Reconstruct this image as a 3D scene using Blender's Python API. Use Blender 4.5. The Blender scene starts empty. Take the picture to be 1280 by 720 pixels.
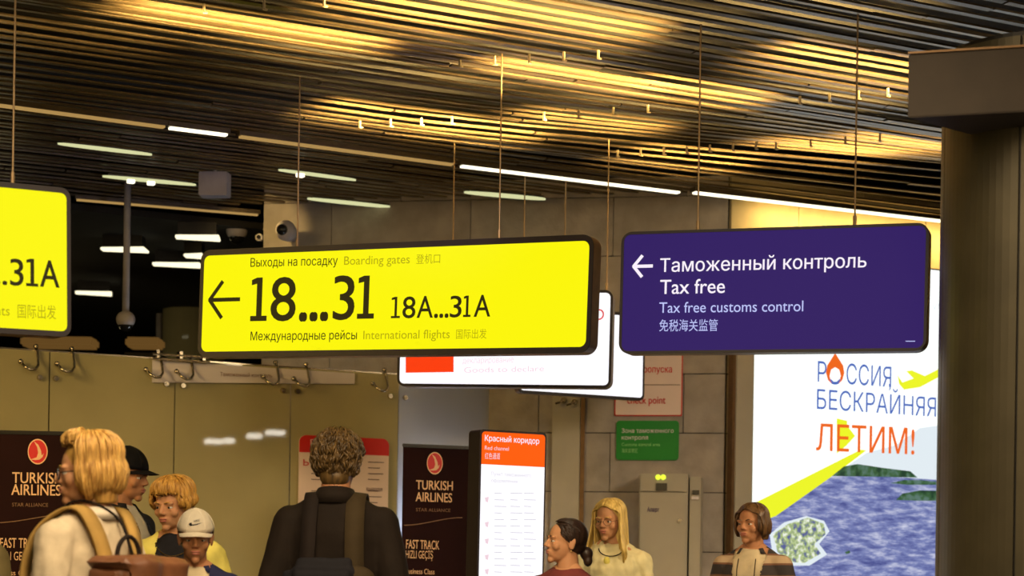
import bpy, bmesh, math, random
from mathutils import Vector, Matrix, noise
random.seed(7)
C = bpy.context.scene.collection
SC = bpy.context.scene
PI = math.pi

# ------------------------------------------------------------------ camera
F = 2400.0; R = 0.015; CAMZ = 1.35
def proj(X, Y, Z):
    x = F*X/Y; y = -F*(Z-CAMZ)/Y
    return 640+x-R*y, 700+y+R*x
def ray(u, v):
    dx = u-640; dy = v-700; k = 1+R*R
    return Vector(((dx+R*dy)/k/F, 1.0, -(dy-R*dx)/k/F))
def at(u, v, Y):
    r = ray(u, v); return Vector((r.x*Y, Y, CAMZ+r.z*Y))
def hit(u, v, P0, n):                       # ray through a photo point meets a real plane
    r = ray(u, v); O = Vector((0, 0, CAMZ))
    return O + r*((Vector(P0)-O).dot(n)/r.dot(n))
cam = bpy.data.cameras.new('camera'); camo = bpy.data.objects.new('camera', cam); C.objects.link(camo)
cam.sensor_width = 36; cam.lens = F*36/1280; cam.shift_y = 340/1280
right = Vector((1, 0, R)).normalized(); up = Vector((-R, 0, 1)).normalized(); back = right.cross(up)
M = Matrix((right, up, back)).transposed().to_4x4(); M.translation = (0, 0, CAMZ)
camo.matrix_world = M
cam.dof.use_dof = True; cam.dof.focus_distance = 10.0; cam.dof.aperture_fstop = 2.8
cam.clip_end = 200
SC.camera = camo

# ------------------------------------------------------------------ world, lights, exposure
SC.view_settings.view_transform = 'Standard'; SC.view_settings.look = 'None'
SC.view_settings.exposure = 0.0; SC.view_settings.gamma = 1.0
w = bpy.data.worlds.new('world'); SC.world = w; w.use_nodes = True
w.node_tree.nodes['Background'].inputs[0].default_value = (1.0, 0.72, 0.38, 1)
w.node_tree.nodes['Background'].inputs[1].default_value = 0.02
BETA = math.radians(28.8)                   # direction of ceiling slats, partition and lit poster wall
A3 = Vector((math.cos(BETA), math.sin(BETA), 0)); Q3 = Vector((-math.sin(BETA), math.cos(BETA), 0))
CZ = 3.95                                   # height of the slatted ceiling
def sq(s, q, z): return A3*s + Q3*q + Vector((0, 0, z))
WARM = (1.0, 0.66, 0.22); WARM2 = (1.0, 0.78, 0.50); COOL = (0.62, 0.62, 1.0)
def lamp(name, kind, loc, target, power, color, size=0.3, spot=None, blend=0.5, size_y=None):
    l = bpy.data.lights.new(name, kind); l.energy = power; l.color = color
    if kind == 'AREA':
        l.size = size
        if size_y: l.shape = 'RECTANGLE'; l.size_y = size_y
    else: l.shadow_soft_size = size
    if spot: l.spot_size = spot; l.spot_blend = blend
    o = bpy.data.objects.new(name, l); C.objects.link(o)
    o.location = loc
    o.rotation_euler = (Vector(target)-Vector(loc)).to_track_quat('-Z', 'Y').to_euler()
    return o
LS = 4.0
# unseen warm strips added under the slats to make the ceiling's pools of light
def ceil_pt(u, v):
    return hit(u, v, (0, 0, CZ), Vector((0, 0, 1)))
for u, v, ln, pw in ((330, 36, 1.3, 16), (520, 22, 0.8, 8), (680, 26, 1.3, 18), (730, 98, 1.1, 14), (880, 116, 0.8, 12), (1100, 92, 1.2, 18),
                     (500, 148, 0.9, 12), (620, 166, 0.7, 10), (750, 162, 1.0, 10), (880, 206, 0.9, 10), (1060, 204, 1.0, 11), (1150, 196, 0.9, 11), (40, 45, 1.4, 1.0)):
    t = ceil_pt(u, v)
    o = lamp('unseen_pool_strip', 'AREA', t - Q3*0.36 - Vector((0, 0, 0.27)), t, pw*LS, WARM, ln, size_y=0.03)
    o.data.spread = math.radians(44)
lamp('cool_ceiling_wash', 'SPOT', ceil_pt(300, 190)-Q3*4.2-Vector((0, 0, 1.2)), ceil_pt(300, 190), 150, COOL, 0.2, math.radians(34), 1.0)  # unseen cool spot added to tint the rear slats bluish
lamp('hall_ambient_area', 'AREA', (-0.5, 5.6, 3.85), (-0.3, 7.2, 0), 120, WARM2, 2.4).data.spread = math.radians(130)  # unseen area light giving the general warm ambient light on the people
lamp('front_fill_light', 'AREA', (0.6, 2.2, 3.3), (0.3, 10.5, 1.2), 46, (1.0, 0.74, 0.42), 2.6).data.spread = math.radians(90)  # unseen fill added near the camera to brighten the faces
lamp('right_side_area', 'AREA', (4.2, 8.2, 3.8), (1.6, 12.0, 1.0), 40, WARM2, 1.2).data.spread = math.radians(70)  # unseen area light aimed slantwise at the stone wall
lamp('left_side_area', 'AREA', (-5.2, 7.5, 3.8), (-2.0, 12.0, 1.2), 42, WARM, 1.6).data.spread = math.radians(70)  # unseen area light aimed sideways at the glass partition

# ------------------------------------------------------------------ materials
def nodes(name):
    m = bpy.data.materials.new(name); m.use_nodes = True
    nt = m.node_tree; return m, nt, nt.nodes, nt.links
def pmat(name, col, rough=0.6, metal=0.0, scale=8.0, var=0.15, bump=0.0, bscale=None, stretch=(1, 1, 1), spec=0.5, coat=0.0, dist=0.01):
    m, nt, N, L = nodes(name); b = N['Principled BSDF']
    b.inputs['Roughness'].default_value = rough; b.inputs['Metallic'].default_value = metal
    b.inputs['Specular IOR Level'].default_value = spec; b.inputs['Coat Weight'].default_value = coat
    tc = N.new('ShaderNodeTexCoord'); mp = N.new('ShaderNodeMapping'); mp.inputs['Scale'].default_value = stretch
    L.new(tc.outputs['Object'], mp.inputs[0])
    n = N.new('ShaderNodeTexNoise'); n.inputs['Scale'].default_value = scale; n.inputs['Detail'].default_value = 6
    L.new(mp.outputs[0], n.inputs['Vector'])
    r = N.new('ShaderNodeValToRGB'); L.new(n.outputs[0], r.inputs[0])
    r.color_ramp.elements[0].position = 0.3; r.color_ramp.elements[1].position = 0.7
    r.color_ramp.elements[0].color = tuple(c*(1-var) for c in col)+(1,)
    r.color_ramp.elements[1].color = tuple(min(1, c*(1+var)) for c in col)+(1,)
    L.new(r.outputs[0], b.inputs['Base Color'])
    if bump:
        n2 = N.new('ShaderNodeTexNoise'); n2.inputs['Scale'].default_value = bscale or scale*4; n2.inputs['Detail'].default_value = 4
        L.new(mp.outputs[0], n2.inputs['Vector'])
        bp = N.new('ShaderNodeBump'); bp.inputs['Strength'].default_value = bump; bp.inputs['Distance'].default_value = dist
        L.new(n2.outputs[0], bp.inputs['Height']); L.new(bp.outputs[0], b.inputs['Normal'])
    return m
def emat(name, col, s=1.0):                 # back-lit surface
    m, nt, N, L = nodes(name); b = N['Principled BSDF']
    b.inputs['Base Color'].default_value = (0.01, 0.01, 0.01, 1); b.inputs['Roughness'].default_value = 0.5; b.inputs['Specular IOR Level'].default_value = 0.06
    b.inputs['Emission Color'].default_value = tuple(col)+(1,); b.inputs['Emission Strength'].default_value = s
    return m
def srgb(r, g, b):
    f = lambda c: (c/255/12.92) if c <= 10 else ((c/255+0.055)/1.055)**2.4
    return (f(r), f(g), f(b))
MAT = {}
MAT['slat'] = pmat('brushed_slat', (0.085, 0.060, 0.032), 0.34, 0.45, 14, 0.3, 0.15, 40, (1, 8, 8))
MAT['clip'] = pmat('pale_clip_metal', (0.6, 0.48, 0.3), 0.5, 0.0)
MAT['plenum'] = pmat('dark_plenum', (0.012, 0.010, 0.008), 0.9)
MAT['stone'] = pmat('stone_tile', (0.31, 0.27, 0.235), 0.75, 0, 5, 0.22, 0.5, 26)
MAT['stone_bed'] = pmat('stone_joint', (0.05, 0.042, 0.035), 0.9)
MAT['plaster'] = pmat('beige_plaster', (0.45, 0.36, 0.2), 0.8, 0, 3, 0.12, 0.2, 30)
MAT['floor'] = pmat('polished_floor_tile', (0.09, 0.08, 0.065), 0.3, 0, 3, 0.15)
MAT['frame'] = pmat('dark_sign_frame', srgb(26, 14, 20), 0.55, 0.0, 20, 0.1)
MAT['side'] = pmat('brown_sign_housing', srgb(120, 92, 62), 0.4, 0.5, 20, 0.15)
MAT['yellow'] = emat('lit_yellow_acrylic', srgb(246, 240, 4), 1.05)
MAT['purple'] = emat('lit_violet_acrylic', srgb(45, 24, 98), 1.0)
MAT['white'] = emat('lit_white_acrylic', srgb(250, 248, 252), 1.15)
MAT['white_bright'] = emat('lit_white_poster', srgb(246, 252, 246), 1.25)
MAT['ink'] = emat('black_sign_lettering', srgb(42, 36, 8), 1)
MAT['olive_ink'] = emat('olive_sign_lettering', srgb(176, 166, 10), 1)
MAT['white_ink'] = emat('white_sign_lettering', srgb(250, 240, 252), 1)
MAT['blue_ink'] = emat('pale_blue_lettering', srgb(190, 196, 250), 1)
MAT['red_lit'] = emat('lit_red_block', srgb(252, 62, 14), 1)
MAT['red_line'] = emat('lit_red_line', srgb(225, 70, 70), 1)
MAT['pink_ink'] = emat('pale_pink_lettering', srgb(236, 208, 218), 1.05)
MAT['grey_ink'] = emat('pale_grey_lettering', srgb(205, 202, 214), 1)
MAT['orange_lit'] = emat('lit_orange_header', srgb(252, 92, 6), 1.05)
MAT['orange_ink'] = emat('orange_lettering', srgb(240, 104, 30), 1)
MAT['poster_blue'] = emat('blue_poster_lettering', srgb(78, 108, 190), 1)
MAT['poster_yellow'] = emat('yellow_poster_print', srgb(232, 240, 40), 1.05)
MAT['poster_cloud'] = emat('pale_cloud_print', srgb(222, 232, 238), 1.05)
MAT['dark_metal'] = pmat('dark_metal', (0.03, 0.028, 0.026), 0.4, 0.7)
MAT['chrome'] = pmat('worn_chrome', (0.55, 0.48, 0.36), 0.25, 1.0)
MAT['wire'] = pmat('steel_wire', (0.38, 0.26, 0.14), 0.45, 0.7)
MAT['banner'] = pmat('banner_vinyl', srgb(34, 14, 16), 0.85, 0, 3, 0.2, spec=0.12)
MAT['cream'] = pmat('cream_print', srgb(232, 190, 150), 0.6, 0, 4, 0.05)
MAT['dim_cream'] = pmat('dim_cream_print', srgb(130, 95, 70), 0.6, 0, 4, 0.05)
MAT['logo_red'] = pmat('red_print', srgb(205, 30, 34), 0.5, 0, 4, 0.05)
MAT['green_sign'] = pmat('green_plate', srgb(6, 128, 30), 0.45, 0, 4, 0.05)
MAT['pale_print'] = pmat('pale_print_on_green', srgb(150, 210, 130), 0.5)
MAT['notice_white'] = pmat('notice_paper', srgb(232, 208, 196), 0.6, 0, 4, 0.04)
MAT['strip_white'] = pmat('white_notice_board', srgb(225, 215, 215), 0.5, 0, 4, 0.04)
MAT['notice_red'] = pmat('notice_red', srgb(205, 28, 20), 0.5, 0, 4, 0.05)
MAT['notice_ink'] = pmat('notice_ink', srgb(90, 50, 45), 0.6)
MAT['cabinet'] = pmat('painted_steel_cabinet', srgb(166, 158, 142), 0.45, 0, 4, 0.06)
MAT['cabinet_dark'] = pmat('dark_display', (0.05, 0.045, 0.03), 0.3)
MAT['green_led'] = emat('green_indicator', srgb(215, 235, 60), 1.4)
MAT['purple_print'] = pmat('purple_print', srgb(60, 40, 90), 0.5)
MAT['column'] = pmat('metal_column_cladding', (0.075, 0.062, 0.034), 0.38, 0.5, 5, 0.15, 0.05)
MAT['collar'] = pmat('dark_collar_panel', (0.05, 0.036, 0.025), 0.7, 0, 6, 0.15, 0.1)
MAT['glass'] = pmat('frosted_glass', (0.40, 0.355, 0.19), 0.02, 0, 1.2, 0.12, 0, spec=0.5)
MAT['device'] = pmat('grey_device_plastic', (0.30, 0.27, 0.27), 0.5)
MAT['black_gloss'] = pmat('black_gloss', (0.01, 0.01, 0.01), 0.1)
MAT['led'] = emat('led_diffuser', (1.0, 0.92, 0.66), 2.2)
MAT['led_dim'] = emat('dim_led_diffuser', (0.75, 0.45, 0.14), 0.55)
MAT['panel_light'] = emat('light_panel', (1.0, 0.92, 0.62), 1.4)
MAT['bright_panel'] = emat('bright_light_panel', (1.0, 0.93, 0.80), 16.0)
MAT['slot_light'] = emat('slot_light_diffuser', (0.80, 0.80, 0.42), 0.85)
MAT['warm_glow'] = emat('warm_glow_surface', (0.6, 0.30, 0.07), 0.2)
MAT['hall'] = pmat('dark_hall_wall', (0.06, 0.05, 0.03), 0.8)
def translucent():
    m, nt, N, L = nodes('translucent_white_panel'); b = N['Principled BSDF']
    b.inputs['Base Color'].default_value = (0.62, 0.60, 0.55, 1); b.inputs['Roughness'].default_value = 0.2
    t = N.new('ShaderNodeBsdfTranslucent'); t.inputs[0].default_value = (0.8, 0.85, 0.95, 1)
    mx = N.new('ShaderNodeMixShader'); mx.inputs[0].default_value = 0.55
    L.new(b.outputs[0], mx.inputs[1]); L.new(t.outputs[0], mx.inputs[2]); L.new(mx.outputs[0], N['Material Output'].inputs[0])
    return m
MAT['lit_glass'] = translucent()
def sea():
    m, nt, N, L = nodes('sea_photo_print'); b = N['Principled BSDF']
    b.inputs['Base Color'].default_value = (0.02, 0.02, 0.02, 1)
    tc = N.new('ShaderNodeTexCoord'); mp = N.new('ShaderNodeMapping')
    mp.inputs['Rotation'].default_value = (0, math.radians(28), 0); mp.inputs['Scale'].default_value = (1.5, 1, 7)
    L.new(tc.outputs['Object'], mp.inputs[0])
    n = N.new('ShaderNodeTexNoise'); n.inputs['Scale'].default_value = 3.2; n.inputs['Detail'].default_value = 12; n.inputs['Roughness'].default_value = 0.72
    L.new(mp.outputs[0], n.inputs['Vector'])
    r = N.new('ShaderNodeValToRGB'); L.new(n.outputs[0], r.inputs[0]); e = r.color_ramp.elements
    e[0].position = 0.36; e[0].color = srgb(62, 70, 136)+(1,)
    e[1].position = 0.66; e[1].color = srgb(205, 208, 230)+(1,)
    e2 = e.new(0.5); e2.color = srgb(118, 128, 182)+(1,)
    L.new(r.outputs[0], b.inputs['Emission Color']); b.inputs['Emission Strength'].default_value = 1.0
    return m
MAT['sea'] = sea()
def speckle(name, c0, c1, c2, sc):
    m, nt, N, L = nodes(name); b = N['Principled BSDF']; b.inputs['Base Color'].default_value = (0.02, 0.02, 0.02, 1)
    tc = N.new('ShaderNodeTexCoord'); n = N.new('ShaderNodeTexNoise'); n.inputs['Scale'].default_value = sc; n.inputs['Detail'].default_value = 8
    L.new(tc.outputs['Object'], n.inputs['Vector'])
    r = N.new('ShaderNodeValToRGB'); L.new(n.outputs[0], r.inputs[0]); e = r.color_ramp.elements
    e[0].position = 0.38; e[0].color = c0+(1,); e[1].position = 0.62; e[1].color = c2+(1,)
    e2 = e.new(0.5); e2.color = c1+(1,)
    L.new(r.outputs[0], b.inputs['Emission Color']); b.inputs['Emission Strength'].default_value = 1.0
    return m
MAT['shoal'] = speckle('shoal_print', srgb(84, 92, 150), srgb(170, 190, 120), srgb(240, 244, 236), 22)
MAT['hills'] = speckle('green_hill_print', srgb(30, 62, 44), srgb(58, 96, 60), srgb(90, 120, 110), 14)

# ------------------------------------------------------------------ mesh helpers
def link(name, me, mat=None, parent=None, kind=None, smooth=False):
    o = bpy.data.objects.new(name, me); C.objects.link(o)
    if mat is not None and not me.materials: me.materials.append(MAT[mat] if isinstance(mat, str) else mat)
    if parent is not None: o.parent = parent
    if kind: o['kind'] = kind
    if smooth:
        for p in me.polygons: p.use_smooth = True
    return o
def build(name, bm, mat=None, parent=None, kind=None, smooth=False):
    me = bpy.data.meshes.new(name); bm.normal_update(); bm.to_mesh(me); bm.free()
    return link(name, me, mat, parent, kind, smooth)
def tag(o, label=None, cat=None, group=None):
    if label: o['label'] = label
    if cat: o['category'] = cat
    if group: o['group'] = group
    return o
def thing(name, loc, label, cat, group=None, rz=0.0):
    o = bpy.data.objects.new(name, None); C.objects.link(o); o.location = loc; o.rotation_euler = (0, 0, rz)
    o.empty_display_size = 0.1
    return tag(o, label, cat, group)
def box(bm, c, s, rz=0.0, bev=0.0):
    r = bmesh.ops.create_cube(bm, size=1.0, matrix=Matrix.Translation(c) @ Matrix.Rotation(rz, 4, 'Z') @ Matrix.Diagonal((s[0], s[1], s[2], 1)))
    if bev:
        es = list({e for v in r['verts'] for e in v.link_edges})
        bmesh.ops.bevel(bm, geom=es, offset=bev, segments=2, affect='EDGES')
def cyl(bm, p0, p1, r0, r1=None, seg=16, caps=True):
    p0 = Vector(p0); p1 = Vector(p1); d = p1-p0; r1 = r0 if r1 is None else r1
    q = d.to_track_quat('Z', 'Y').to_matrix().to_4x4()
    bmesh.ops.create_cone(bm, cap_ends=caps, segments=seg, radius1=r0, radius2=r1, depth=d.length, matrix=Matrix.Translation((p0+p1)/2) @ q)
def ell(bm, c, r, rot=None, u=20, v=12):
    m = Matrix.Translation(c)
    if rot: m = m @ Matrix.Rotation(rot[1], 4, rot[0])
    bmesh.ops.create_uvsphere(bm, u_segments=u, v_segments=v, radius=1, matrix=m @ Matrix.Diagonal((r[0], r[1], r[2], 1)))
def caps(bm, p0, p1, r0, r1, seg=14):
    cyl(bm, p0, p1, r0, r1, seg); ell(bm, p0, (r0,)*3, u=seg, v=8); ell(bm, p1, (r1,)*3, u=seg, v=8)
def rrect(x0, z0, x1, z1, r, n=6):
    pts = []
    for cx, cz, a0 in ((x1-r, z1-r, 0), (x0+r, z1-r, PI/2), (x0+r, z0+r, PI), (x1-r, z0+r, 1.5*PI)):
        for k in range(n+1):
            a = a0+PI/2*k/n; pts.append((cx+r*math.cos(a), cz+r*math.sin(a)))
    return pts
def prism(bm, pts, y0, y1):                 # outline in x,z extruded from y0 (front) to y1
    f = [bm.verts.new((x, y0, z)) for x, z in pts]; b = [bm.verts.new((x, y1, z)) for x, z in pts]
    bm.faces.new(f); bm.faces.new(list(reversed(b)))
    n = len(pts)
    for i in range(n): bm.faces.new((f[i], b[i], b[(i+1) % n], f[(i+1) % n]))
    bmesh.ops.recalc_face_normals(bm, faces=bm.faces[:])
def tube(bm, pts, r, seg=8, taper=None):
    pts = [Vector(p) for p in pts]; rings = []
    for i, p in enumerate(pts):
        t = (pts[min(i+1, len(pts)-1)]-pts[max(i-1, 0)]).normalized()
        a = t.orthogonal().normalized() if i == 0 else (a_prev - t*a_prev.dot(t)).normalized()
        a_prev = a; b = t.cross(a); rr = r if taper is None else r*taper[i]
        rings.append([bm.verts.new(p+a*rr*math.cos(2*PI*k/seg)+b*rr*math.sin(2*PI*k/seg)) for k in range(seg)])
    for i in range(len(rings)-1):
        for k in range(seg): bm.faces.new((rings[i][k], rings[i][(k+1) % seg], rings[i+1][(k+1) % seg], rings[i+1][k]))
    bm.faces.new(list(reversed(rings[0]))); bm.faces.new(rings[-1])

# lettering: real glyph outlines turned into flat meshes on their sign
from mathutils.geometry import interpolate_bezier, delaunay_2d_cdt
_tc = {}
def glyphs(body):
    if body in _tc: return _tc[body]
    c = bpy.data.curves.new('lettering', 'FONT'); c.body = body; c.size = 1
    o = bpy.data.objects.new('lettering_tmp', c); C.objects.link(o)
    dg = bpy.context.evaluated_depsgraph_get(); cu = o.evaluated_get(dg).to_curve(dg)
    loops = []
    for sp in cu.splines:
        bp = sp.bezier_points; n = len(bp); L = []
        for i in range(n):
            a, b = bp[i], bp[(i+1) % n]
            straight = (a.handle_right-a.co).cross(b.co-a.co).length < 1e-7 and (b.handle_left-b.co).cross(b.co-a.co).length < 1e-7
            seg = [a.co.copy()] if straight else interpolate_bezier(a.co, a.handle_right, b.handle_left, b.co, 5)[:-1]
            for p in seg:
                if not L or (p-L[-1]).length > 1e-5: L.append(Vector((p.x, p.y, 0)))
        if len(L) > 2: loops.append((L, sum(L[i-1].x*L[i].y-L[i].x*L[i-1].y for i in range(len(L)))/2))
    o.to_curve_clear() if hasattr(o, 'to_curve_clear') else None
    bpy.data.objects.remove(o)
    # fill by winding number, so strokes that cross themselves stay solid
    pts = []; ed = []
    for L, a in loops:
        b0 = len(pts); pts += [p.xy for p in L]; ed += [(b0+k, b0+(k+1) % len(L)) for k in range(len(L))]
    ov, _, of, _, _, _ = delaunay_2d_cdt(pts, ed, [], 0, 1e-6)
    bb = [(min(p.x for p in L), max(p.x for p in L)) for L, a in loops]
    def wind(c):
        w_ = 0
        for (L, a), (lo, hi) in zip(loops, bb):
            if lo <= c.x <= hi:
                for i in range(len(L)):
                    A_, B_ = L[i-1], L[i]
                    if (A_.y <= c.y) != (B_.y <= c.y) and (c.y-A_.y)/(B_.y-A_.y)*(B_.x-A_.x)+A_.x > c.x: w_ += 1 if B_.y > A_.y else -1
        return w_
    vs = [Vector((v.x, v.y, 0)) for v in ov]; fs = []
    for f in of:
        c_ = (vs[f[0]]+vs[f[1]]+vs[f[2]])/3
        if wind(c_): fs.append(tuple(f))
    used = sorted({k for f in fs for k in f}); rm = {k: i for i, k in enumerate(used)}; vs = [vs[k] for k in used]; fs = [tuple(rm[k] for k in f) for f in fs]
    me = bpy.data.meshes.new('glyphs'); me.from_pydata([tuple(v) for v in vs], [], fs); xs = [v.x for v in vs] or [0, 1]
    _tc[body] = (me, min(xs), max(xs)); return _tc[body]
def capof(body): return 0.728 if any('А' <= ch <= 'я' for ch in body) else 0.682
class Panel:
    """A flat thing with a front face: local x right, z up, -y towards the viewer."""
    def __init__(s, P, yaw, roll=0.0):
        s.P = Vector(P)
        s.ax = Vector((math.cos(yaw)*math.cos(roll), math.sin(yaw)*math.cos(roll), math.sin(roll)))
        s.az = Vector((-math.cos(yaw)*math.sin(roll), -math.sin(yaw)*math.sin(roll), math.cos(roll)))
        s.ay = Vector((-math.sin(yaw), math.cos(yaw), 0))
        s.M = Matrix((s.ax, s.ay, s.az)).transposed().to_4x4(); s.M.translation = s.P
        s.root = None
    def thing(s, name, label, cat, group=None):
        s.root = thing(name, s.P, label, cat, group); s.root.rotation_euler = s.M.to_euler(); return s.root
    def uv(s, u, v, y=0.0):
        h = hit(u, v, s.P+s.ay*y, s.ay)-s.P
        return h.dot(s.ax), h.dot(s.az)
    def loc(s, W):                           # world to local
        d = Vector(W)-s.P; return Vector((d.dot(s.ax), d.dot(s.ay), d.dot(s.az)))
    def text(s, body, mat, u0, v0, u1, v1, cap, y=-0.003, bold=0.0, parent=None, name='lettering'):
        x0, z0 = s.uv(u0, v0, y); x1, z1 = s.uv(u1, v1, y)
        _, zt = s.uv(u0, v0-cap, y)
        me0, a, b = glyphs(body); bm = bmesh.new(); w_ = bold*0.5
        for dx, dy, k in ([(0, 0, 0)] if not bold else [(-w_, -w_*.4, 0), (w_, -w_*.4, 1), (-w_, w_*.4, 2), (w_, w_*.4, 3), (0, 0, 4)]):
            n0 = len(bm.verts); bm.from_mesh(me0); bm.verts.ensure_lookup_table()
            for vv in bm.verts[n0:]: vv.co.x += dx; vv.co.y += dy; vv.co.z = -k*0.0001
        sx = (x1-x0)/(b-a+2*w_); sz = (zt-z0)/capof(body); sh = (z1-z0)/max(1e-6, x1-x0)
        for vv in bm.verts:
            X = x0+(vv.co.x-a+w_)*sx; vv.co = (X, y+vv.co.z, z0+vv.co.y*sz+sh*(X-x0))
        return build(name, bm, mat, parent or s.root)
    def one(s, mat, u0, u1, vb, cap, th, y=-0.003):      # a figure 1 with foot and flag
        x0, z0 = s.uv(u0, vb, y); x1, zt = s.uv(u1, vb-cap, y); t = th*(zt-z0); xm = (x0+x1)/2+t*0.05; k = t/2
        pts = [(x0, z0), (x1, z0), (x1, z0+t*.8), (xm+k, z0+t*.8), (xm+k, zt), (xm-k, zt), (x0+t*.1, zt-t*.35), (x0+t*.1, zt-t*1.15), (xm-k, zt-t*.95), (xm-k, z0+t*.8), (x0, z0+t*.8)]
        bm = bmesh.new(); f = bm.faces.new([bm.verts.new((x, y, z)) for x, z in pts]); f.normal_update(); bmesh.ops.triangulate(bm, faces=[f])
        return build('figure_one', bm, mat, s.root)
    def poly(s, name, mat, uvs, y=-0.003, th=0.0, parent=None):
        pts = [s.uv(u, v, y) for u, v in uvs]; bm = bmesh.new()
        if th: prism(bm, pts, y-th, y)
        else:
            vs = [bm.verts.new((x, y, z)) for x, z in pts]; f = bm.faces.new(vs); f.normal_update()
            bmesh.ops.triangulate(bm, faces=[f])
        return build(name, bm, mat, parent or s.root)

# ------------------------------------------------------------------ setting: floor, hall, ceiling
bm = bmesh.new(); box(bm, (2, 12, -0.05), (44, 44, 0.1)); build('floor', bm, 'floor', kind='structure')
# grey stone wall, tiled; its right end meets the lit poster wall
ALPHA = math.radians(-10)
C0 = Vector((1.515, 13.72, 0)); WD = Vector((math.cos(ALPHA), math.sin(ALPHA), 0)); WN = Vector((-math.sin(ALPHA), math.cos(ALPHA), 0))
WL = (hit(328, 400, C0, WN)-C0).dot(WD)     # left end, measured from the corner
WH = 4.12
def tiled_wall(name, P, yaw, x0, x1, h, th, tile_w, lev0, tile_h, mat='stone', z0=0.0):
    root = thing(name, P, None, None, rz=yaw); root['kind'] = 'structure'
    bm = bmesh.new(); box(bm, ((x0+x1)/2, th/2+0.012, h/2), (x1-x0, th, h)); build('wall_core', bm, 'stone_bed', root)
    z = lev0 - math.ceil(lev0/tile_h)*tile_h; row = 0; cache = {}
    while z < h:
        a = max(z, z0); b = min(z+tile_h, h); x = x0 - (tile_w*0.5 if row % 2 else 0.0)
        while x < x1:
            l = max(x, x0); r = min(x+tile_w, x1)
            if r-l > 0.02 and b-a > 0.02:
                k = (round(r-l, 3), round(b-a, 3))
                if k not in cache:
                    bm = bmesh.new(); box(bm, (0, 0, 0), (r-l-0.005, 0.03, b-a-0.006), 0, 0.0015)
                    me = bpy.data.meshes.new('stone_tile'); bm.to_mesh(me); bm.free(); me.materials.append(MAT[mat]); cache[k] = me
                o = bpy.data.objects.new('stone_tile', cache[k]); C.objects.link(o); o.parent = root
                o.location = ((l+r)/2, random.uniform(-0.002, 0.002), (a+b)/2)
            x += tile_w
        z += tile_h; row += 1
    return root
jl = CAMZ + ray(895, 616).z*13.72
tiled_wall('wall_back', C0, ALPHA, WL, -0.006, WH, 0.35, 1.05, jl, 0.425)
SW = C0.dot(A3); QW = C0.dot(Q3)
tiled_wall('wall_right', C0, BETA, 0.006, 7.0, WH, 0.35, 1.2, jl, 0.425, mat='plaster')
# far hall beyond the left end of the stone wall
bm = bmesh.new(); box(bm, (-6, 31, 2.2), (30, 0.2, 4.6)); build('wall_far', bm, 'hall', kind='structure')
bm = bmesh.new(); box(bm, (-14.5, 14, 2.2), (0.2, 36, 4.6)); build('wall_left', bm, 'hall', kind='structure')
bm = bmesh.new(); box(bm, (-2, 6, 4.55), (44, 52, 0.1)); build('ceiling_slab', bm, 'plenum', kind='structure')
QE = 13.85
edge_c = sq(-4.5, QE+0.35, CZ-0.02)
root = thing('ceiling_far', (0, 0, 0), None, None); root['kind'] = 'structure'
bm = bmesh.new(); box(bm, sq(-2, QE+9.2, CZ-0.03), (26, 18, 0.05), BETA); build('ceiling_board', bm, 'plenum', root)
bm = bmesh.new(); box(bm, sq(-7, QE+0.03, CZ-0.02), (11.6, 0.06, 0.14), BETA); build('ceiling_edge_fascia', bm, 'slat', root)
for k in range(5):                          # dark joists of the far ceiling
    bm = bmesh.new(); box(bm, sq(-7, QE+1.4+k*1.5, CZ-0.1), (14, 0.12, 0.12), BETA); build('ceiling_joist', bm, 'hall', root)

# slatted ceiling: every slat a piece of its own, in shallow saw-tooth bands
ceil = thing('ceiling', (0, 0, 0), None, None); ceil['kind'] = 'structure'
PITCH = 0.110; bands = [5.4, 7.35, 9.14, 10.72, 13.9]
def saw(q):
    for a, b in zip(bands, bands[1:]):
        if a <= q < b: return 0.10*(1-(q-a)/(b-a)) if b < 11 else 0.05*min(1, (13.9-q))
    return 0.05
def rise(s_, q):
    k = 0 if q < 9.2 else ((q-9.2)/1.1 if q < 10.3 else max(0, (11.1-q)/0.8))
    return 0.045*max(0.0, s_-5.2)*k
def slat_mesh(a, e, q):
    n = 6; bm = bmesh.new(); prof = [(-0.019, 0.0), (0.019, 0.0), (0.019, 0.008), (0.015, 0.012), (-0.015, 0.012), (-0.019, 0.008)]; vs = []
    for k in range(n+1):
        s_ = a+(e-a)*k/n; h = rise(s_, q); vs.append([bm.verts.new((s_-(a+e)/2, y, z+h)) for y, z in prof])
    for k in range(n):
        for i in range(6): bm.faces.new((vs[k][i], vs[k][(i+1) % 6], vs[k+1][(i+1) % 6], vs[k+1][i]))
    bm.faces.new(vs[0]); bm.faces.new(list(reversed(vs[-1]))); bmesh.ops.recalc_face_normals(bm, faces=bm.faces[:])
    me = bpy.data.meshes.new('ceiling_slat'); bm.to_mesh(me); bm.free(); me.materials.append(MAT['slat']); return me
def wall_s(q):                              # where the grey stone wall stops a slat
    return (C0-Q3*q).dot(WN)/A3.dot(WN)
q = 6.2; row = 0; n_sl = 0
while q < QE:
    s_lo = -q*0.75-0.8 if q < 11 else -9.2
    s_hi = min(11.0, 3.2+q*0.75)
    if q > QW-0.03: s_hi = min(s_hi, wall_s(q)-0.01)
    s = s_lo - random.uniform(0, 3.5)
    while s < s_hi:
        e = min(s+5.2, s_hi); a = max(s, s_lo)
        if e-a > 0.12:
            z = CZ+saw(q)+random.uniform(-0.005, 0.005)
            o = bpy.data.objects.new('ceiling_slat', slat_mesh(a, e-0.012, q)); C.objects.link(o); o.parent = ceil
            o.location = sq((a+e)/2, q, z); o.rotation_euler = (random.uniform(-0.10, 0.10), random.uniform(-0.0008, 0.0008), BETA); n_sl += 1
        s += 5.2
    q += PITCH; row += 1
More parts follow.
